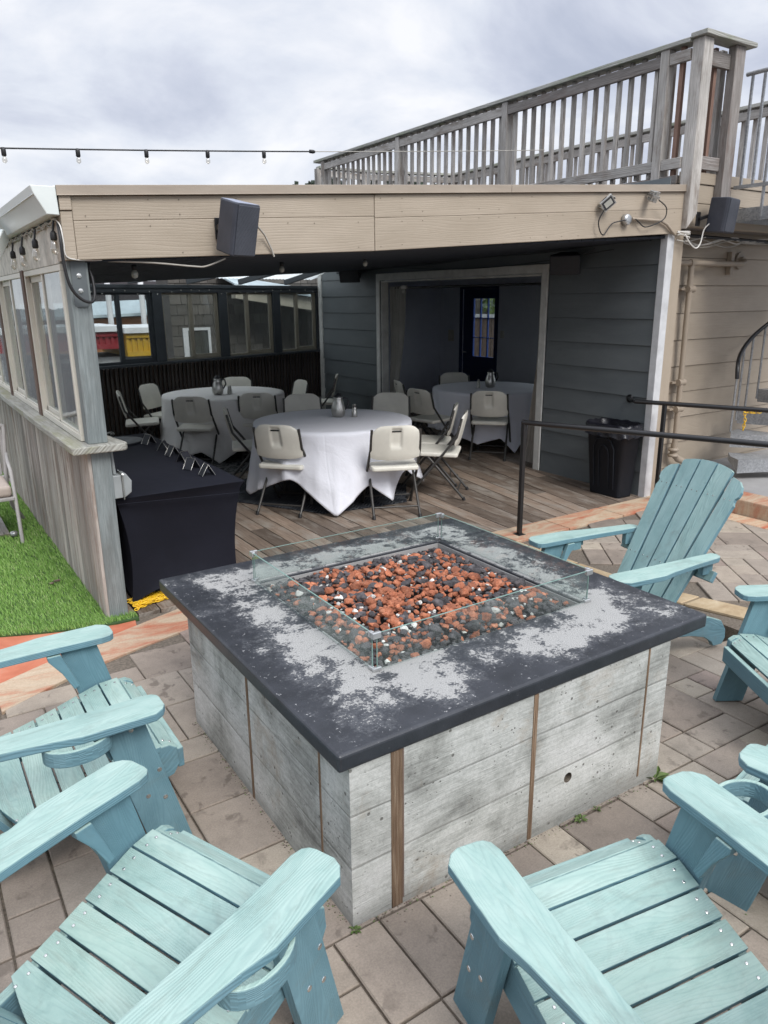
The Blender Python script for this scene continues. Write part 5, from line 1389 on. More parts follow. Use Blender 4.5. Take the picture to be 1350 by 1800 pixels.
m.add(V, F, smooth=True); obj('liner_bag', m, 'bin_bag', TC)

# ================================================================== SPEAKERS
def speaker(label, c, w, h, d, yaw, tilt, mt='speaker_grey', tilted=True, bracket=None, top='speaker_top_sheen'):
    """c = centre of the front face; front looks along -Y before yaw"""
    t = thing('loudspeaker', label, 'loudspeaker', c, 0, 'loudspeakers on the walls')
    M = Matrix.Rotation(yaw, 3, 'Z') @ Matrix.Rotation(tilt, 3, 'X')
    def W(x, y, z): q = M @ Vector((x, y, z)); return tuple(q)
    def prism_(out, z0, z1, m, **k):
        n = len(out); V = [W(a, b_, z0) for a, b_ in out] + [W(a, b_, z1) for a, b_ in out]
        m.add(V, [tuple(range(n))[::-1], tuple(range(n, 2 * n))] + [(i, (i + 1) % n, n + (i + 1) % n, n + i) for i in range(n)], **k)
    m = MB(); prism_([(-w / 2, 0), (w / 2, 0), (w / 2, .03), (w * .26, d), (-w * .26, d), (-w / 2, .03)], -h / 2, h / 2, m); obj('cabinet', m, 'speaker_case' if mt == 'speaker_grey' else mt, t, .008, 3, True)
    m = MB(); prism_([(-w / 2 + .008, -.008), (w / 2 - .008, -.008), (w / 2 - .008, -.0005), (-w / 2 + .008, -.0005)], -h / 2 + .008, h / 2 - .008, m); obj('grille', m, mt, t, .006, 2, True)
    if top:
        m = MB(); prism_([(-w / 2 + .008, .003), (w / 2 - .008, .003), (w / 2 - .008, .028), (w * .25, d - .006), (-w * .25, d - .006), (-w / 2 + .008, .028)], h / 2, h / 2 + .0025, m); obj('top_sheen', m, top, t, 0, 2, True)  # pale sheet paints the light reflected off the cabinet top
    if bracket:
        m = MB(); m.bar(W(0, d - .005, 0), bracket, .05, .03); m.bar((bracket[0], bracket[1], bracket[2] - .06), (bracket[0], bracket[1], bracket[2] + .06), .06, .01, (0, 1, 0)); obj('bracket', m, 'black_metal', t, .003, 2, True)
    return t
speaker('grey-black loudspeaker with a light reflection painted on its top, mounted on the beige fascia, upper left', (1.805, 4.15, 2.275), .175, .285, .19, radians(20), radians(14), bracket=(-.06, .25, .03))
speaker('dark loudspeaker hanging under the weathered post at the upper right corner', (6.47, 4.16, 2.58), .25, .29, .19, radians(14), radians(6), bracket=(-.2, .2, -.02), top=None)
speaker('black loudspeaker high on the dark siding, right of the doorway', (5.72, 5.42, 2.20), .30, .19, .17, radians(-60), radians(14), 'black_plastic', bracket=(.25, .08, .03), top=None)
speaker('barely visible black loudspeaker high on the siding, left of the doorway', (5.72, 9.60, 2.22), .32, .2, .17, radians(-60), radians(14), 'black_plastic', bracket=(.25, .08, .03), top=None)

# floodlights, junction box, conduit
def flood(label, c, n, roll):
    t = thing('floodlight', label, 'floodlight', c, 0, 'floodlights on the beige fascia')
    N = Vector(n).normalized(); q = N.to_track_quat('Z', 'Y').to_matrix() @ Matrix.Rotation(roll, 3, 'Z')
    def B(m, x0, x1, y0, y1, z0, z1, **k):
        P = [tuple(q @ Vector(v)) for v in ((x0, y0, z0), (x1, y0, z0), (x1, y1, z0), (x0, y1, z0), (x0, y0, z1), (x1, y0, z1), (x1, y1, z1), (x0, y1, z1))]; m.hexa(P[:4], P[4:], **k)
    m = MB(); B(m, -.058, .058, -.045, .045, -.03, .0); 
    for i in range(5): B(m, -.04 + i * .018, -.035 + i * .018, -.04, .04, -.05, -.03)
    obj('housing', m, 'bolt_steel', t, .004, 2, True)
    m = MB(); B(m, -.046, .046, -.034, .034, 0.0005, .003); obj('lens', m, 'black_plastic', t, 0, 2, True)
    m = MB(); B(m, -.034, .034, -.022, .022, .0035, .0045); obj('reflector', m, 'lamp_glass', t, 0, 2, True)
    m = MB(); B(m, -.066, -.060, -.012, .012, -.05, .01); B(m, .060, .066, -.012, .012, -.05, .01); B(m, -.066, .066, -.012, .012, -.058, -.052); obj('bracket', m, 'bolt_steel', t, .001, 2, True)
flood('left one of two small floodlights on the beige fascia, diamond-tilted, facing the camera', (5.03, 4.33, 2.62), (-.35, -.9, -.25), radians(42))
flood('right one of two small floodlights on the beige fascia, turned edge-on', (5.60, 4.32, 2.70), (.75, -.35, -.2), radians(15))
JB = thing('junction_box', 'round metal junction box between the two floodlights on the fascia', 'junction box', (5.33, 4.40, 2.515))
m = MB(); m.lathe([(.044, 0), (.044, .035), (.038, .045), (.02, .048)], (5.33, 4.404, 2.515), 20, (0, -1, 0)); obj('cover', m, 'brushed_clip', JB)
m = MB(); m.tube([(5.40, 4.385, 2.525), (5.52, 4.385, 2.527), (5.78, 4.385, 2.527), (5.87, 4.385, 2.50), (5.95, 4.39, 2.45), (6.02, 4.40, 2.42)], .012); obj('conduit', m, 'pipe_beige', JB)
m = MB(); m.tube([(5.0, 4.33, 2.58), (4.965, 4.36, 2.49), (5.0, 4.37, 2.41), (5.06, 4.38, 2.386), (5.12, 4.38, 2.45), (5.18, 4.385, 2.485), (5.30, 4.36, 2.51)], .005); obj('cable', m, 'black_rubber', JB)
m = MB(); m.tube([(5.66, 4.33, 2.68), (5.78, 4.34, 2.63), (5.79, 4.35, 2.55), (5.70, 4.36, 2.50), (5.56, 4.37, 2.465), (5.49, 4.38, 2.50), (5.42, 4.36, 2.52)], .005); obj('cable', m, 'black_rubber', JB)
# pipes
PP = thing('wall_pipe', 'beige conduit pipe running down the beige wall beside the white corner trim', 'pipe', (6.6, 4.62, .2))
m = MB(); m.tube([(6.262, 4.60, 2.44), (6.270, 4.60, 2.26)], .030, 14); m.tube([(6.27, 4.60, 2.26), (6.28, 4.60, 2.215), (6.32, 4.60, 2.20), (6.36, 4.60, 2.20)], .036, 14); obj('grey_elbow', m, 'pipe_grey', PP)
m = MB(); m.tube([(6.35, 4.60, 2.20), (7.42, 4.60, 2.205), (7.47, 4.60, 2.22), (7.48, 4.62, 2.24)], .026, 14); m.tube([(6.59, 4.60, 2.18), (6.60, 4.60, 1.4), (6.61, 4.60, .42)], .027, 14); m.tube([(6.56, 4.6, 2.2), (6.62, 4.6, 2.2)], .035, 12); obj('pipe', m, 'pipe_beige', PP)
m = MB(); m.tube([(6.61, 4.60, .44), (6.60, 4.60, .33), (6.66, 4.58, .27), (6.78, 4.56, .22), (6.80, 4.56, .14)], .035, 12)
for z in (.36, .30): m.lathe([(.05, 0), (.055, .01), (.05, .03)], (6.60, 4.60, z), 10)
obj('valve', m, 'pipe_beige', PP)
m = MB(); m.lathe([(.085, 0), (.085, .012), (.04, .015), (.04, .05)], (7.50, 4.675, 2.24), 10, (0, -1, 0), smooth=False); m.box(7.28, 7.33, 4.63, 4.68, 2.10, 2.32); obj('wall_flange', m, 'pipe_beige', PP)
for z in (1.95, 1.05, .78):
    m = MB(); m.box(6.50, 6.68, 4.62, 4.68, z, z + .018); m.tube([(6.56, 4.6, z + .01), (6.66, 4.6, z + .01)], .034, 12); obj('pipe_clamp', m, 'pipe_beige', PP)
# electrical box on the post
EB = thing('outlet_box', 'grey weatherproof outlet box on the side of the grey post', 'outlet box', (1.03, 4.5, .82))
m = MB(); m.box(.992, 1.042, 4.465, 4.56, .755, .895); obj('box', m, 'box_grey', EB, .004)
m = MB(); m.prism([(0, 0), (.045, .03), (.052, .10), (.02, .15), (0, .15)], (1.050, 4.466, .752), (1, 0, 0), (0, 0, 1), -.09); obj('cover', m, 'box_grey', EB, .006)
m = MB(); m.box(1.0425, 1.0495, 4.455, 4.565, .745, .91); m.tube([(1.046, 4.452, .90), (1.046, 4.44, .905)], .006); obj('hinge', m, 'bolt_steel', EB, .002)
m = MB(); m.tube([(1.004, 4.50, 1.055), (1.012, 4.50, .90)], .011); obj('conduit', m, 'box_grey', EB)

# string of bulbs under the gutter and the cable looping over the post
SL = thing('string_lights', 'black-socket string lights bunched under the white gutter at the upper left', 'string lights', (.85, 4.9, 2.3))
pts = [(.852, 4.47 + i * .06, 2.318 - .0 + .008 * sin(i * 1.7)) for i in range(50)]
m = MB(); m.tube(pts, .006); m.tube([(a + .004 * sin(i), b_ + .02, c - .012 + .01 * sin(i * 2.1)) for i, (a, b_, c) in enumerate(pts)], .004)
m.tube([(a - .006 * sin(i * 1.3), b_, c - .004 + .012 * sin(i * 1.1 + 1)) for i, (a, b_, c) in enumerate(pts)], .003); obj('cable', m, 'cable_grey', SL)
m = MB(); m.tube([(.855, 4.46, 2.315), (.862, 4.41, 2.28), (.866, 4.40, 2.2), (.872, 4.40, 2.13), (.95, 4.42, 2.115), (1.1, 4.47, 2.12)], .004); obj('cable', m, 'cable_white', SL)
m = MB(); m.tube([(.858, 4.45, 2.3), (.853, 4.40, 2.22), (.853, 4.40, 2.10), (.872, 4.40, 1.98), (.92, 4.41, 1.915), (.975, 4.42, 1.895), (1.005, 4.45, 1.93), (1.01, 4.48, 2.02), (1.0, 4.5, 2.09), (1.02, 4.52, 2.13)], .0085); obj('cable', m, 'black_rubber', SL)
for (x, y, z) in ((.838, 4.50, 2.235), (.80, 4.86, 2.215), (.79, 5.28, 2.20), (.80, 5.75, 2.2)):
    m = MB(); m.tube([(x + .01, y, z + .085), (x, y, z + .03)], .006); m.lathe([(.010, .03), (.017, .018), (.018, -.01), (.015, -.018)], (x, y, z), 14); so = obj('socket', m, 'black_rubber', SL)
    m = MB(); m.lathe([(.011, -.016), (.018, -.038), (.023, -.062), (.018, -.082), (.004, -.092)], (x, y, z), 16); obj('bulb', m, 'clear_bulb', so)
# overhead string lights
SO = thing('string_lights', 'string lights stretched across the sky above the flat roof', 'string lights', (1.8, 6.0, 2.95))
def cz(x): return 2.905 + (x - .87) * .073 + .0028 * (x - .87) ** 2
m = MB(); m.tube([(x, 6.0, cz(x)) for x in np.linspace(-1.5, 3.24, 30)], .0055); m.lathe([(.014, 0), (.016, .03), (.010, .05)], (3.22, 6.0, cz(3.24)), 10, (1, 0, 0)); obj('cable', m, 'black_rubber', SO)
m = MB(); m.tube([(x, 6.0, cz(x)) for x in np.linspace(3.24, 5.95, 12)], .0035); obj('thin_wire', m, 'cable_grey', SO)
for x in (-.15, .367, .867, 1.351, 1.841, 2.32, 2.80):
    z = cz(x)
    m = MB(); m.lathe([(.012, .005), (.016, -.01), (.016, -.045), (.011, -.05)], (x, 6.0, z), 12); so = obj('socket', m, 'black_rubber', SO)
    m = MB(); m.lathe([(.010, -.048), (.017, -.068), (.016, -.084), (.005, -.094)], (x, 6.0, z), 14); obj('bulb', m, 'clear_bulb', so)
for (x, y, z, tx) in ((1.32, 4.75, 2.08, 'leftmost'), (2.72, 5.6, 2.155, 'middle'), (3.66, 5.85, 2.225, 'rightmost')):
    t = thing('ceiling_bulb', 'tiny clear bulb under the dark ceiling, %s of the three' % tx, 'bulb', (x, y, z), 0, 'bulbs under the shelter ceiling')
    m = MB(); m.lathe([(.016, .03), (.016, .0)], (x, y, z), 10); obj('socket', m, 'black_rubber', t)
    m = MB(); m.lathe([(.012, 0), (.022, -.02), (.018, -.042), (.004, -.05)], (x, y, z), 12); obj('bulb', m, 'lamp_glass', t)
t = thing('ceiling_bulb', 'clear bulb hanging before the dark curtain in the doorway', 'bulb', (5.93, 8.50, 2.02), 0)
m = MB(); m.lathe([(.03, .05), (.05, .02), (.03, 0)], (5.93, 8.5, 2.02), 14); obj('socket', m, 'grey_trim', t); m = MB(); m.lathe([(.02, 0), (.03, -.03), (.02, -.055), (.004, -.062)], (5.93, 8.5, 2.02), 14); obj('bulb', m, 'lamp_glass', t)
# cable bundles
CB = thing('cable_bundle', 'tangled bundle of white and black cables along the beige wall under the deck', 'cables', (6.8, 4.6, 2.42))
rr = random.Random(9)
for k in range(5):
    pts = []; ph = rr.uniform(0, 6)
    for i in range(26):
        x = 6.02 + i * .09; pts.append((x, 4.38 if x < 6.2 else 4.60 - rr.uniform(0, .01), 2.43 - .015 * k * .5 + .035 * sin(i * .55 + ph) * (1 if x < 7.3 else .3) - .02 * sin(i * .2)))
    m = MB(); m.tube(pts, .006); obj('cable', m, 'cable_white' if k < 3 else 'cable_grey', CB)
m = MB(); m.tube([(6.2 + i * .15, 4.60, 2.45 - .002 * i) for i in range(24)], .016); obj('cable', m, 'black_rubber', CB)
m = MB(); m.tube([(6.10, 4.36, 2.43), (6.16, 4.34, 2.35), (6.24, 4.33, 2.31), (6.30, 4.33, 2.36), (6.33, 4.33, 2.47), (6.36, 4.3, 2.52)], .006); obj('cable', m, 'cable_white', CB)
m = MB(); m.tube([(1.10, 4.47, 2.115), (1.35, 4.44, 2.108), (1.58, 4.43, 2.092), (1.66, 4.43, 2.095), (1.78, 4.43, 2.14)], .005); m.tube([(1.93, 4.30, 2.33), (2.02, 4.38, 2.28), (2.07, 4.395, 2.20), (2.085, 4.395, 2.155)], .006)
obj('speaker_cable', m, 'cable_grey', None, label='thin grey cable along the underside of the fascia to the left speaker', cat='cable')
m = MB(); m.tube([(5.94, 4.6 + i * .3, 2.40 - .006 * i + .01 * sin(i)) for i in range(20)], .022); m.tube([(5.93, 5.0 + i * .2, 2.33 - .10 * sin(pi * i / 20) * 1) for i in range(21)], .004); m.tube([(5.9, 5.2, 2.35), (5.85, 5.25, 2.31), (5.8, 5.36, 2.28)], .005)
obj('wall_conduit', m, 'charcoal_paint', None, label='dark conduit running along the top of the charcoal siding', cat='conduit')

# small fairy lights on the header
m = MB(); rr = random.Random(3)
for k in range(30):
    s = .3 + k * .165 + rr.uniform(-.05, .05); q = bwp(s, .075, 2.0 + rr.uniform(-.02, .04)); m.lathe([(.006, -.006), (.009, 0), (.006, .006)], q, 8, mi=1)
pts = [bwp(.2 + k * .1, .075, 2.02 + .012 * sin(k * 1.3)) for k in range(50)]; m.tube(pts, .003, 5)
obj('fairy_lights', m, ['black_rubber', 'lamp_glass'], None, label='string of tiny white bulbs along the header above the back windows', cat='fairy lights')

# patio chair by the wall, cut off by the left edge
PC = thing('patio_chair', 'grey metal slatted patio chair with pinkish cushion at the left edge', 'patio chair', (.45, 7.0, 0))
m = MB(); m.tube([(.70, 6.95, .90), (.70, 6.93, .86), (.66, 6.90, .45), (.655, 6.90, .38), (.68, 6.96, .2), (.78, 7.16, .0)], .017, 8); obj('leg', m, 'patio_chair_metal', PC)
m = MB(); m.tube([(.13, 6.95, .95), (.13, 6.90, .45), (.10, 6.96, .2), (.05, 7.16, .0)], .017, 8); obj('leg', m, 'patio_chair_metal', PC)
m = MB()
def bk(f, h): return (.14 + .55 * f, 6.93 + .02 * h, .46 + .43 * h + .06 * sin(pi * f) * h)
for i in range(13):
    f = (i + .5) / 13; m.bar(bk(f, .05), bk(f, .95), .022, .008, (0, 1, 0))
m.tube([bk(f, 1.0) for f in np.linspace(0, 1, 10)], .022, 8); m.tube([bk(0, 0), bk(1, 0)], .015, 8); obj('backrest', m, 'patio_chair_metal', PC)
m = MB(); m.tube([(.69, 6.92, .66), (.66, 6.60, .65), (.655, 6.42, .60), (.66, 6.40, .0)], .015, 8); obj('armrest', m, 'patio_chair_metal', PC)
m = MB(); m.box(.15, .64, 6.40, 6.88, .40, .49); obj('cushion', m, 'cushion_fabric', PC, .03, 4)
m = MB(); m.box(.13, .65, 6.39, 6.90, .37, .398); obj('seat_frame', m, 'patio_chair_metal', PC, .006)
m = MB(); m.box(-.6, .51, 6.60, 6.72, .004, .03); m.box(-.6, .58, 6.73, 7.2, .004, .028); m.box(.515, .60, 6.66, 7.28, .004, .032)
obj('timber_edging', m, 'weathered_wood', None, .003, label='grey timber boards laid flat in the turf at the left edge', cat='boards')
m = MB(); m.lathe([(.028, .02), (.03, .03), (.03, .05), (.026, .056)], (.625, 6.60, .0), 18)
obj('puck_light', m, 'brushed_clip', None, label='small round metal puck light on the turf beside the timber boards', cat='light')
# grit and dead bits that gather along the foot of the pit and in the joints
m = MB(); rr = random.Random(21)
for k in range(900):
    q = rr.random(); off = abs(rr.gauss(0, .016)) + .002
    if q < .45: x, y = rr.uniform(X0 - .02, X1 + .02), Y0 - off
    elif q < .8: x, y = X0 - off, rr.uniform(Y0 - .02, Y1)
    else:
        x, y = rr.uniform(.0, 3.2), rr.uniform(.9, 1.6)
        if rr.random() < .6: x = 2.99 - round((2.99 - x) / U) * U + rr.gauss(0, .004)
        if k % 3: continue
    r = rr.uniform(.0012, .0042); a = rr.uniform(0, 6.28); z = zg(x)
    m.add([(x + r * cos(a + t) * rr.uniform(.6, 1.4), y + r * sin(a + t) * rr.uniform(.6, 1.4), z + .0008) for t in (0, 1.57, 3.14, 4.71)] + [(x, y, z + r * .7)], [(0, 1, 4), (1, 2, 4), (2, 3, 4), (3, 0, 4)], mi=rr.choice([0, 0, 1, 2]))
obj('grit', m, ['joint_sand', 'brown_post_wood', 'weed_green'], None, label='grit and tiny dead leaves gathered along the foot of the fire pit', cat='grit', kind='stuff')
# weeds
def weed(x, y, n, h, label):
    m = MB(); rr = random.Random(int(x * 1000)); z = zg(x) + .001
    for i in range(n):
        a = rr.uniform(0, 2 * pi); l = h * rr.uniform(.5, 1); w = l * .22; u = Vector((cos(a), sin(a), 0)); v = Vector((-sin(a), cos(a), 0)); P = Vector((x, y, z)) + u * rr.uniform(0, .01)
        q = [P, P + u * l * .4 + v * w + Vector((0, 0, l * .35)), P + u * l + Vector((0, 0, l * .25)), P + u * l * .4 - v * w + Vector((0, 0, l * .35))]
        m.add([tuple(k) for k in q], [(0, 1, 2), (0, 2, 3)])
    o = obj('weed', m, 'weed_green', None, label=label, cat='weed', group='weeds at the foot of the fire pit'); return o
weed(2.40, 1.60, 14, .07, 'leafy weed at the right front corner of the fire pit')
weed(1.93, 1.585, 16, .03, 'low wispy weed along the front base of the pit, right of centre')
weed(2.03, 1.598, 9, .022, 'tiny weed sprout nearest the pipe hole at the pit base')
weed(.925, 1.60, 22, .020, 'mossy tuft at the near corner of the fire pit base')
m = MB(); m.lathe([(.014, 0), (.018, .004), (.01, .008)], (.68, 5.25, .022), 7); m.box(.70, .74, 5.27, 5.29, .022, .030); obj('dry_leaf', m, 'brown_post_wood', None, label='small dark dry leaf lying on the turf by the wall', cat='leaf')

# ================================================================== BEYOND THE SHELTER
def container(x0, x1, y0, y1, z0, z1, mt, label, name='shipping_container'):
    t = thing(name, label, 'container', ((x0 + x1) / 2, (y0 + y1) / 2, z0)); m = MB(); n = int((x1 - x0) / .14)
    for i in range(n):
        a = x0 + (x1 - x0) * i / n; b_ = x0 + (x1 - x0) * (i + 1) / n; m.box(a, (a + b_) / 2, y0, y0 + .05, z0 + .12, z1 - .12, (0, 0, 1), rnd=.5)
    m.box(x0, x1, y0 + .04, y1, z0, z1); m.box(x0, x1, y0 - .03, y0 + .039, z1 - .12, z1); m.box(x0, x1, y0 - .03, y0 + .039, z0, z0 + .12); obj('body', m, mt, t)
    m = MB(); m.box(x0 - .05, x1 + .05, y0 - .1, y1 + .05, z1 + .005, z1 + .14); obj('roof_lid', m, 'white_roof', t); return t
container(-.5, 5.08, 20, 22.5, .72, 1.15, 'red_container', 'dark red corrugated container panel seen through the leftmost back window', 'container_awning')
container(5.12, 9.5, 19.8, 22.5, .52, 1.10, 'yellow_container', 'yellow corrugated container seen through the back windows', 'container_awning')
m = MB(); m.box(-.5, 9.0, 20.3, 22.4, -1.45, .50)
for i in range(12): m.box(-.5, 9.0, 20.28, 20.30, -1.3 + i * .15, -1.29 + i * .15)
obj('shed_base', m, 'pale_siding', None, label='pale grey clad shed wall under the red and yellow containers', cat='shed')
m = MB(); m.hexa([(0, 29, -1.45), (18, 29, -1.45), (18, 34, -1.45), (0, 34, -1.45)], [(0, 29, 1.05), (18, 29, 1.65), (18, 34, 1.65), (0, 34, 1.05)])
t = thing('harbour_shed', 'low orange shed with pale blue metal roof beyond the containers', 'shed', (9, 31, -1.45)); obj('wall', m, 'orange_wall', t)
m = MB(); m.hexa([(-.5, 28.6, 1.10), (18.5, 28.6, 1.70), (18.5, 34.5, 2.1), (-.5, 34.5, 1.5)], [(-.5, 28.6, 1.2), (18.5, 28.6, 1.8), (18.5, 34.5, 2.22), (-.5, 34.5, 1.62)]); obj('roof', m, 'pale_blue_roof', t)
m = MB(); m.box(3, 16, 45, 52, -1.45, 3.0); 
for i in range(6): m.box(4 + i * 2, 5 + i * 2, 44.9, 45, .6, 1.8, mi=1)
obj('warehouse', m, ['dark_building', 'pale_siding'], None, label='dark brown warehouse far behind the pale roofs', cat='warehouse')
for i, (x, w) in enumerate(((6.78, 'left'), (7.95, 'right'))):
    m = MB(); m.tube([(x, 28, -1.4), (x, 28, 4.0)], .10, 10); obj('white_mast', m, 'white_roof', None, label='%s one of two white masts rising before the dark warehouse' % w, cat='mast', group='white masts behind the windows')
# brown shingled house with window, cream beam
HS = thing('shingled_house', 'brown shingle-clad house close behind the back windows', 'house', (7, 14, -1.45))
m = MB(); z = -1.4; j = 0
while z < 3.2:
    x = 4.47 - random.uniform(0, .0)
    while x < 12:
        w = random.uniform(.12, .26); m.hexa([(x, 13.97, z), (x + w - .008, 13.97, z), (x + w - .008, 14.0, z), (x, 14.0, z)], [(x, 13.985, z + .185), (x + w - .008, 13.985, z + .185), (x + w - .008, 14.0, z + .185), (x, 14.0, z + .185)], (0, 0, 1)); x += w
    z += .19
m.box(4.47, 12, 14.0, 14.7, -1.45, 3.2); obj('shingle_wall', m, 'shake_shingle', HS)
m = MB(); t = .05; a, c, d, e = 4.66, 5.20, .85, 1.40
m.box(a, c, 13.93, 13.965, e - t, e); m.box(a, a + t * 2, 13.93, 13.965, d, e - t); m.box(c - t, c, 13.93, 13.965, d, e - t); m.box(a, c, 13.93, 13.965, d - t, d)
w = obj('window', m, 'white_trim', HS, .003); m = MB(); m.box(a + t * 2, c - t, 13.945, 13.95, d, e - t); obj('pane', m, 'old_window_glass', w)
m = MB(); m.hexa([(5.45, 13.2, 1.93), (9.5, 13.2, 1.32), (9.5, 13.4, 1.32), (5.45, 13.4, 1.93)], [(5.45, 13.2, 2.15), (9.5, 13.2, 1.56), (9.5, 13.4, 1.56), (5.45, 13.4, 2.15)]); obj('cream_beam', m, 'beam_cream', HS)
m = MB(); m.hexa([(5.4, 13.1, 2.16), (9.6, 13.1, 1.57), (9.6, 14.0, 1.77), (5.4, 14.0, 2.36)], [(5.4, 13.1, 2.19), (9.6, 13.1, 1.60), (9.6, 14.0, 1.8), (5.4, 14.0, 2.39)]); obj('lean_to_roof', m, 'pale_blue_roof', HS)
m = MB(); m.tube([(7.42, 13.6, -1.4), (7.42, 13.6, 1.28), (7.42, 13.6, 1.36)], [.10, .10, .03], 14); obj('white_tank', m, 'white_trim', None, label='white upright tank outside the rightmost back window', cat='tank')
# fence and hedge behind the inner door
m = MB(); y = 10.5
while y < 16:
    m.box(11, 11.03, y, y + .125, -1.4, 1.5 + random.uniform(-.01, .01), (0, 0, 1)); y += .14
m.box(10.97, 11.0, 10.5, 16, 1.47, 1.55, mi=1)
obj('board_fence', m, ['fence_brown', 'white_trim'], None, label='brown board fence seen through the blue door glass', cat='fence')
rr = random.Random(2); m = MB()
for k in range(1800):
    x, y, z = 12.2 + rr.uniform(-.5, .6), rr.uniform(10.5, 17), rr.uniform(.8, 3.4); s = rr.uniform(.04, .10); v = Vector((rr.uniform(-1, 1), rr.uniform(-1, 1), rr.uniform(-1, 1))).normalized(); u = v.orthogonal().normalized() * s; w_ = v.cross(u).normalized() * s
    P = Vector((x, y, z)); m.add([tuple(P + u), tuple(P + w_), tuple(P - u), tuple(P - w_)], [(0, 1, 2, 3)])
for k in range(9): m.tube([(12.3, 10.8 + k * .7, -1.4), (12.2, 10.9 + k * .7, 2.4)], .04, 6)
obj('hedge', m, 'weed_green', None, label='green hedge above the brown fence, seen through the blue door glass', cat='hedge')

# wooded hill on the skyline
m = MB(); n = 90; V = []; F = []
for i in range(n + 1):
    x = 30 + i * 1.7; h = 13 + 6.5 * (1 - ((x - 105) / 80) ** 2) + 2.2 * sin(x * .11) + mnoise.noise(Vector((x * .3, 0, 0))) * 1.0
    V += [(x, 95 - x * .12, -2), (x, 100 - x * .12, h * .8 - 2), (x + 3, 125 - x * .12, h - 1)]
for i in range(n):
    for j in range(2): F.append((i * 3 + j, (i + 1) * 3 + j, (i + 1) * 3 + j + 1, i * 3 + j + 1))
m.add(V, F, smooth=True); struct('hills', m, 'tree_green')
m = MB(); rr = random.Random(12)
for k in range(420):
    x = rr.uniform(32, 180); f = rr.uniform(0, 1); h = 13 + 6.5 * (1 - ((x - 105) / 80) ** 2) + 2.2 * sin(x * .11)
    z0 = (h * .8 - 2) * (1 - f) + (h - 1) * f - 2.5; y = (100 - x * .12) * (1 - f) + (125 - x * .12) * f; hh_ = rr.uniform(3.5, 6.2); w_ = hh_ * rr.uniform(.22, .38)
    for q in range(26):
        a = rr.uniform(0, 6.28); t_ = rr.random() ** .7; r_ = w_ * (1 - t_ * .85) * rr.uniform(.5, 1); P = Vector((x + r_ * cos(a), y + r_ * sin(a), z0 + hh_ * (.15 + .85 * t_))); s = hh_ * .11 * rr.uniform(.6, 1.2)
        v = Vector((rr.uniform(-1, 1), rr.uniform(-1, 1), rr.uniform(-.4, 1))).normalized(); u = v.orthogonal().normalized() * s; w2 = v.cross(u).normalized() * s
        m.add([tuple(P + u), tuple(P + w2), tuple(P - u), tuple(P - w2)], [(0, 1, 2, 3)])
o = obj('wooded_ridge', m, 'tree_green', None, label='dark wooded ridge on the skyline behind the roof deck railings', cat='woods'); o['kind'] = 'stuff'

# ================================================================== WORLD, SUN, CAMERA
W = bpy.data.worlds.new('World'); sc.world = W; W.use_nodes = True; W.node_tree.nodes.clear(); T = NT(W.node_tree)
gen = T.coord('Generated')
x_, y_, z_ = T.sep(gen, 0), T.sep(gen, 1), T.sep(gen, 2)
zz = T.math('MAXIMUM', z_, .0)
den = T.math('ADD', zz, .33)
pv = T.node('ShaderNodeCombineXYZ', {0: T.math('DIVIDE', x_, den), 1: T.math('DIVIDE', y_, den), 2: T.math('MULTIPLY', zz, 1.2)}).outputs[0]
n1 = T.noise(T.map(pv, (1, 1, 1), (3.2, .4, 0)), 1.9, 8, .56, .35)
n2 = T.noise(T.map(pv, (1, 1, 1), (9, 5, 2)), .55, 4, .5, .2)
f = T.math('ADD', T.math('MULTIPLY', n1, .65), T.math('MULTIPLY', n2, .42))
cl = T.ramp(f, [(.43, (.49, .535, .66)), (.50, (.62, .66, .775)), (.56, (.76, .80, .89)), (.64, (.95, .96, 1.0))])
hz2 = T.ramp(zz, [(0, .65), (.16, .15), (.4, 0)])
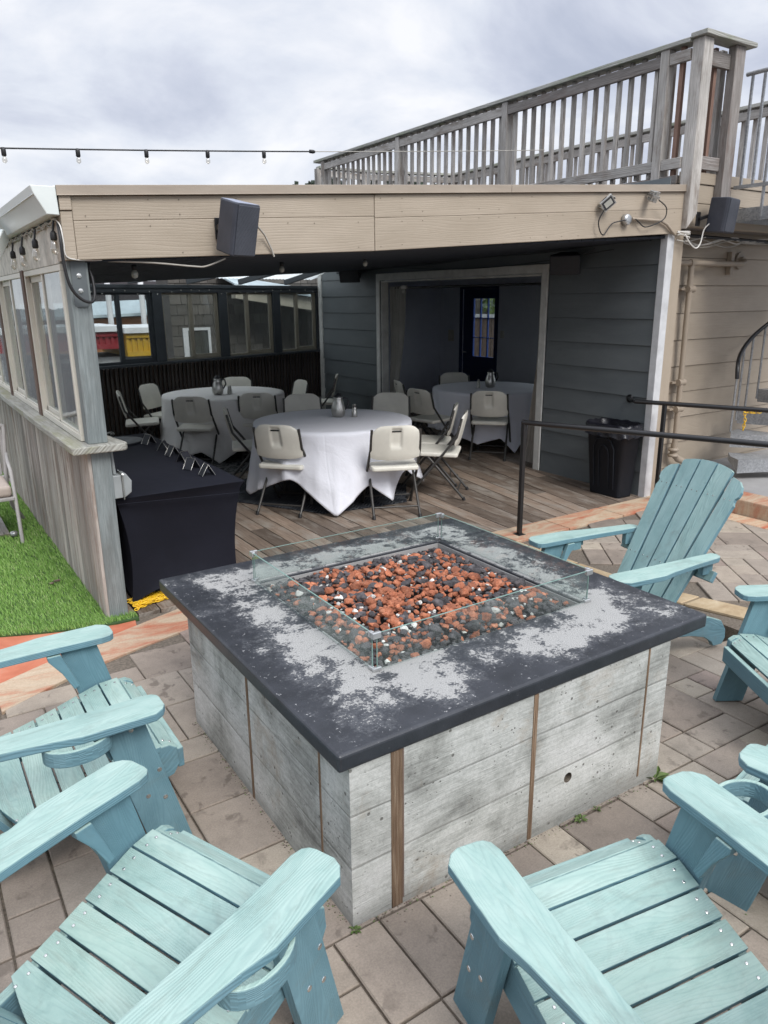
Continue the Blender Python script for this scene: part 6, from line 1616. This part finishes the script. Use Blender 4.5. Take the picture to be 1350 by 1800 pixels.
# brighter gap low on the left of the view
dl = T.math('ADD', T.math('MULTIPLY', x_, -.45), T.math('MULTIPLY', y_, .2))
cl = T.mix(T.math('MULTIPLY', hz2, T.ramp(T.math('ADD', dl, .5), [(.45, .1), (.72, 1)])), cl, (.86, .875, .90))
zen = T.math('ADD', T.math('MULTIPLY', T.math('MAXIMUM', T.math('SUBTRACT', zz, .40), 0), 3.0), 1.0)      # overcast sky is brightest overhead
cl = T.mix(1, cl, T.node('ShaderNodeCombineXYZ', {0: zen, 1: zen, 2: zen}).outputs[0], 'MULTIPLY')
bg1 = T.node('ShaderNodeBackground', {'Color': cl, 'Strength': 1.06}).outputs[0]
SE, SR = radians(46), radians(180)
sky = T.node('ShaderNodeTexSky', sky_type='NISHITA'); sky.sun_disc = False; sky.sun_elevation = SE; sky.sun_rotation = SR
bg2 = T.node('ShaderNodeBackground', {'Color': sky.outputs[0], 'Strength': .10}).outputs[0]
mx = T.node('ShaderNodeMixShader', {0: .06, 1: bg1, 2: bg2}).outputs[0]
T.l.new(mx, T.node('ShaderNodeOutputWorld').inputs[0])
sd = bpy.data.lights.new('sun', 'SUN'); sd.energy = 2.9; sd.angle = radians(28); sd.color = (1, .975, .94)
so = bpy.data.objects.new('sun', sd); col.objects.link(so)
# sky sun_rotation is measured from +Y towards +X
dirv = Vector((sin(SR) * cos(SE), cos(SR) * cos(SE), sin(SE)))
so.rotation_euler = dirv.to_track_quat('Z', 'Y').to_euler(); so.location = dirv * 20

cd = bpy.data.cameras.new('camera'); co = bpy.data.objects.new('camera', cd); col.objects.link(co); sc.camera = co
yaw, pit, rol = radians(33.25), radians(16.2), radians(-.55)
fw = Vector((sin(yaw) * cos(pit), cos(yaw) * cos(pit), -sin(pit))); rt = Vector((cos(yaw), -sin(yaw), 0)); up = rt.cross(fw)
r_ = rt * cos(rol) + up * sin(rol); u_ = -rt * sin(rol) + up * cos(rol)
co.matrix_world = Matrix(((r_.x, u_.x, -fw.x, 0), (r_.y, u_.y, -fw.y, 0), (r_.z, u_.z, -fw.z, 1.9), (0, 0, 0, 1)))
cd.sensor_fit = 'HORIZONTAL'; cd.sensor_width = 36; cd.lens = 1292 / 1350 * 36; cd.clip_start = .05; cd.clip_end = 1500
cd.dof.use_dof = True; cd.dof.focus_distance = 2.9; cd.dof.aperture_fstop = 11
sc.view_settings.view_transform = 'Standard'; sc.view_settings.look = 'None'; sc.view_settings.exposure = 0; sc.view_settings.gamma = 1
sc.render.engine = 'CYCLES'; sc.cycles.use_denoising = True; sc.cycles.max_bounces = 7; sc.cycles.transparent_max_bounces = 12
sc.cycles.diffuse_bounces = 4; sc.cycles.glossy_bounces = 3; sc.cycles.caustics_reflective = False; sc.cycles.caustics_refractive = False
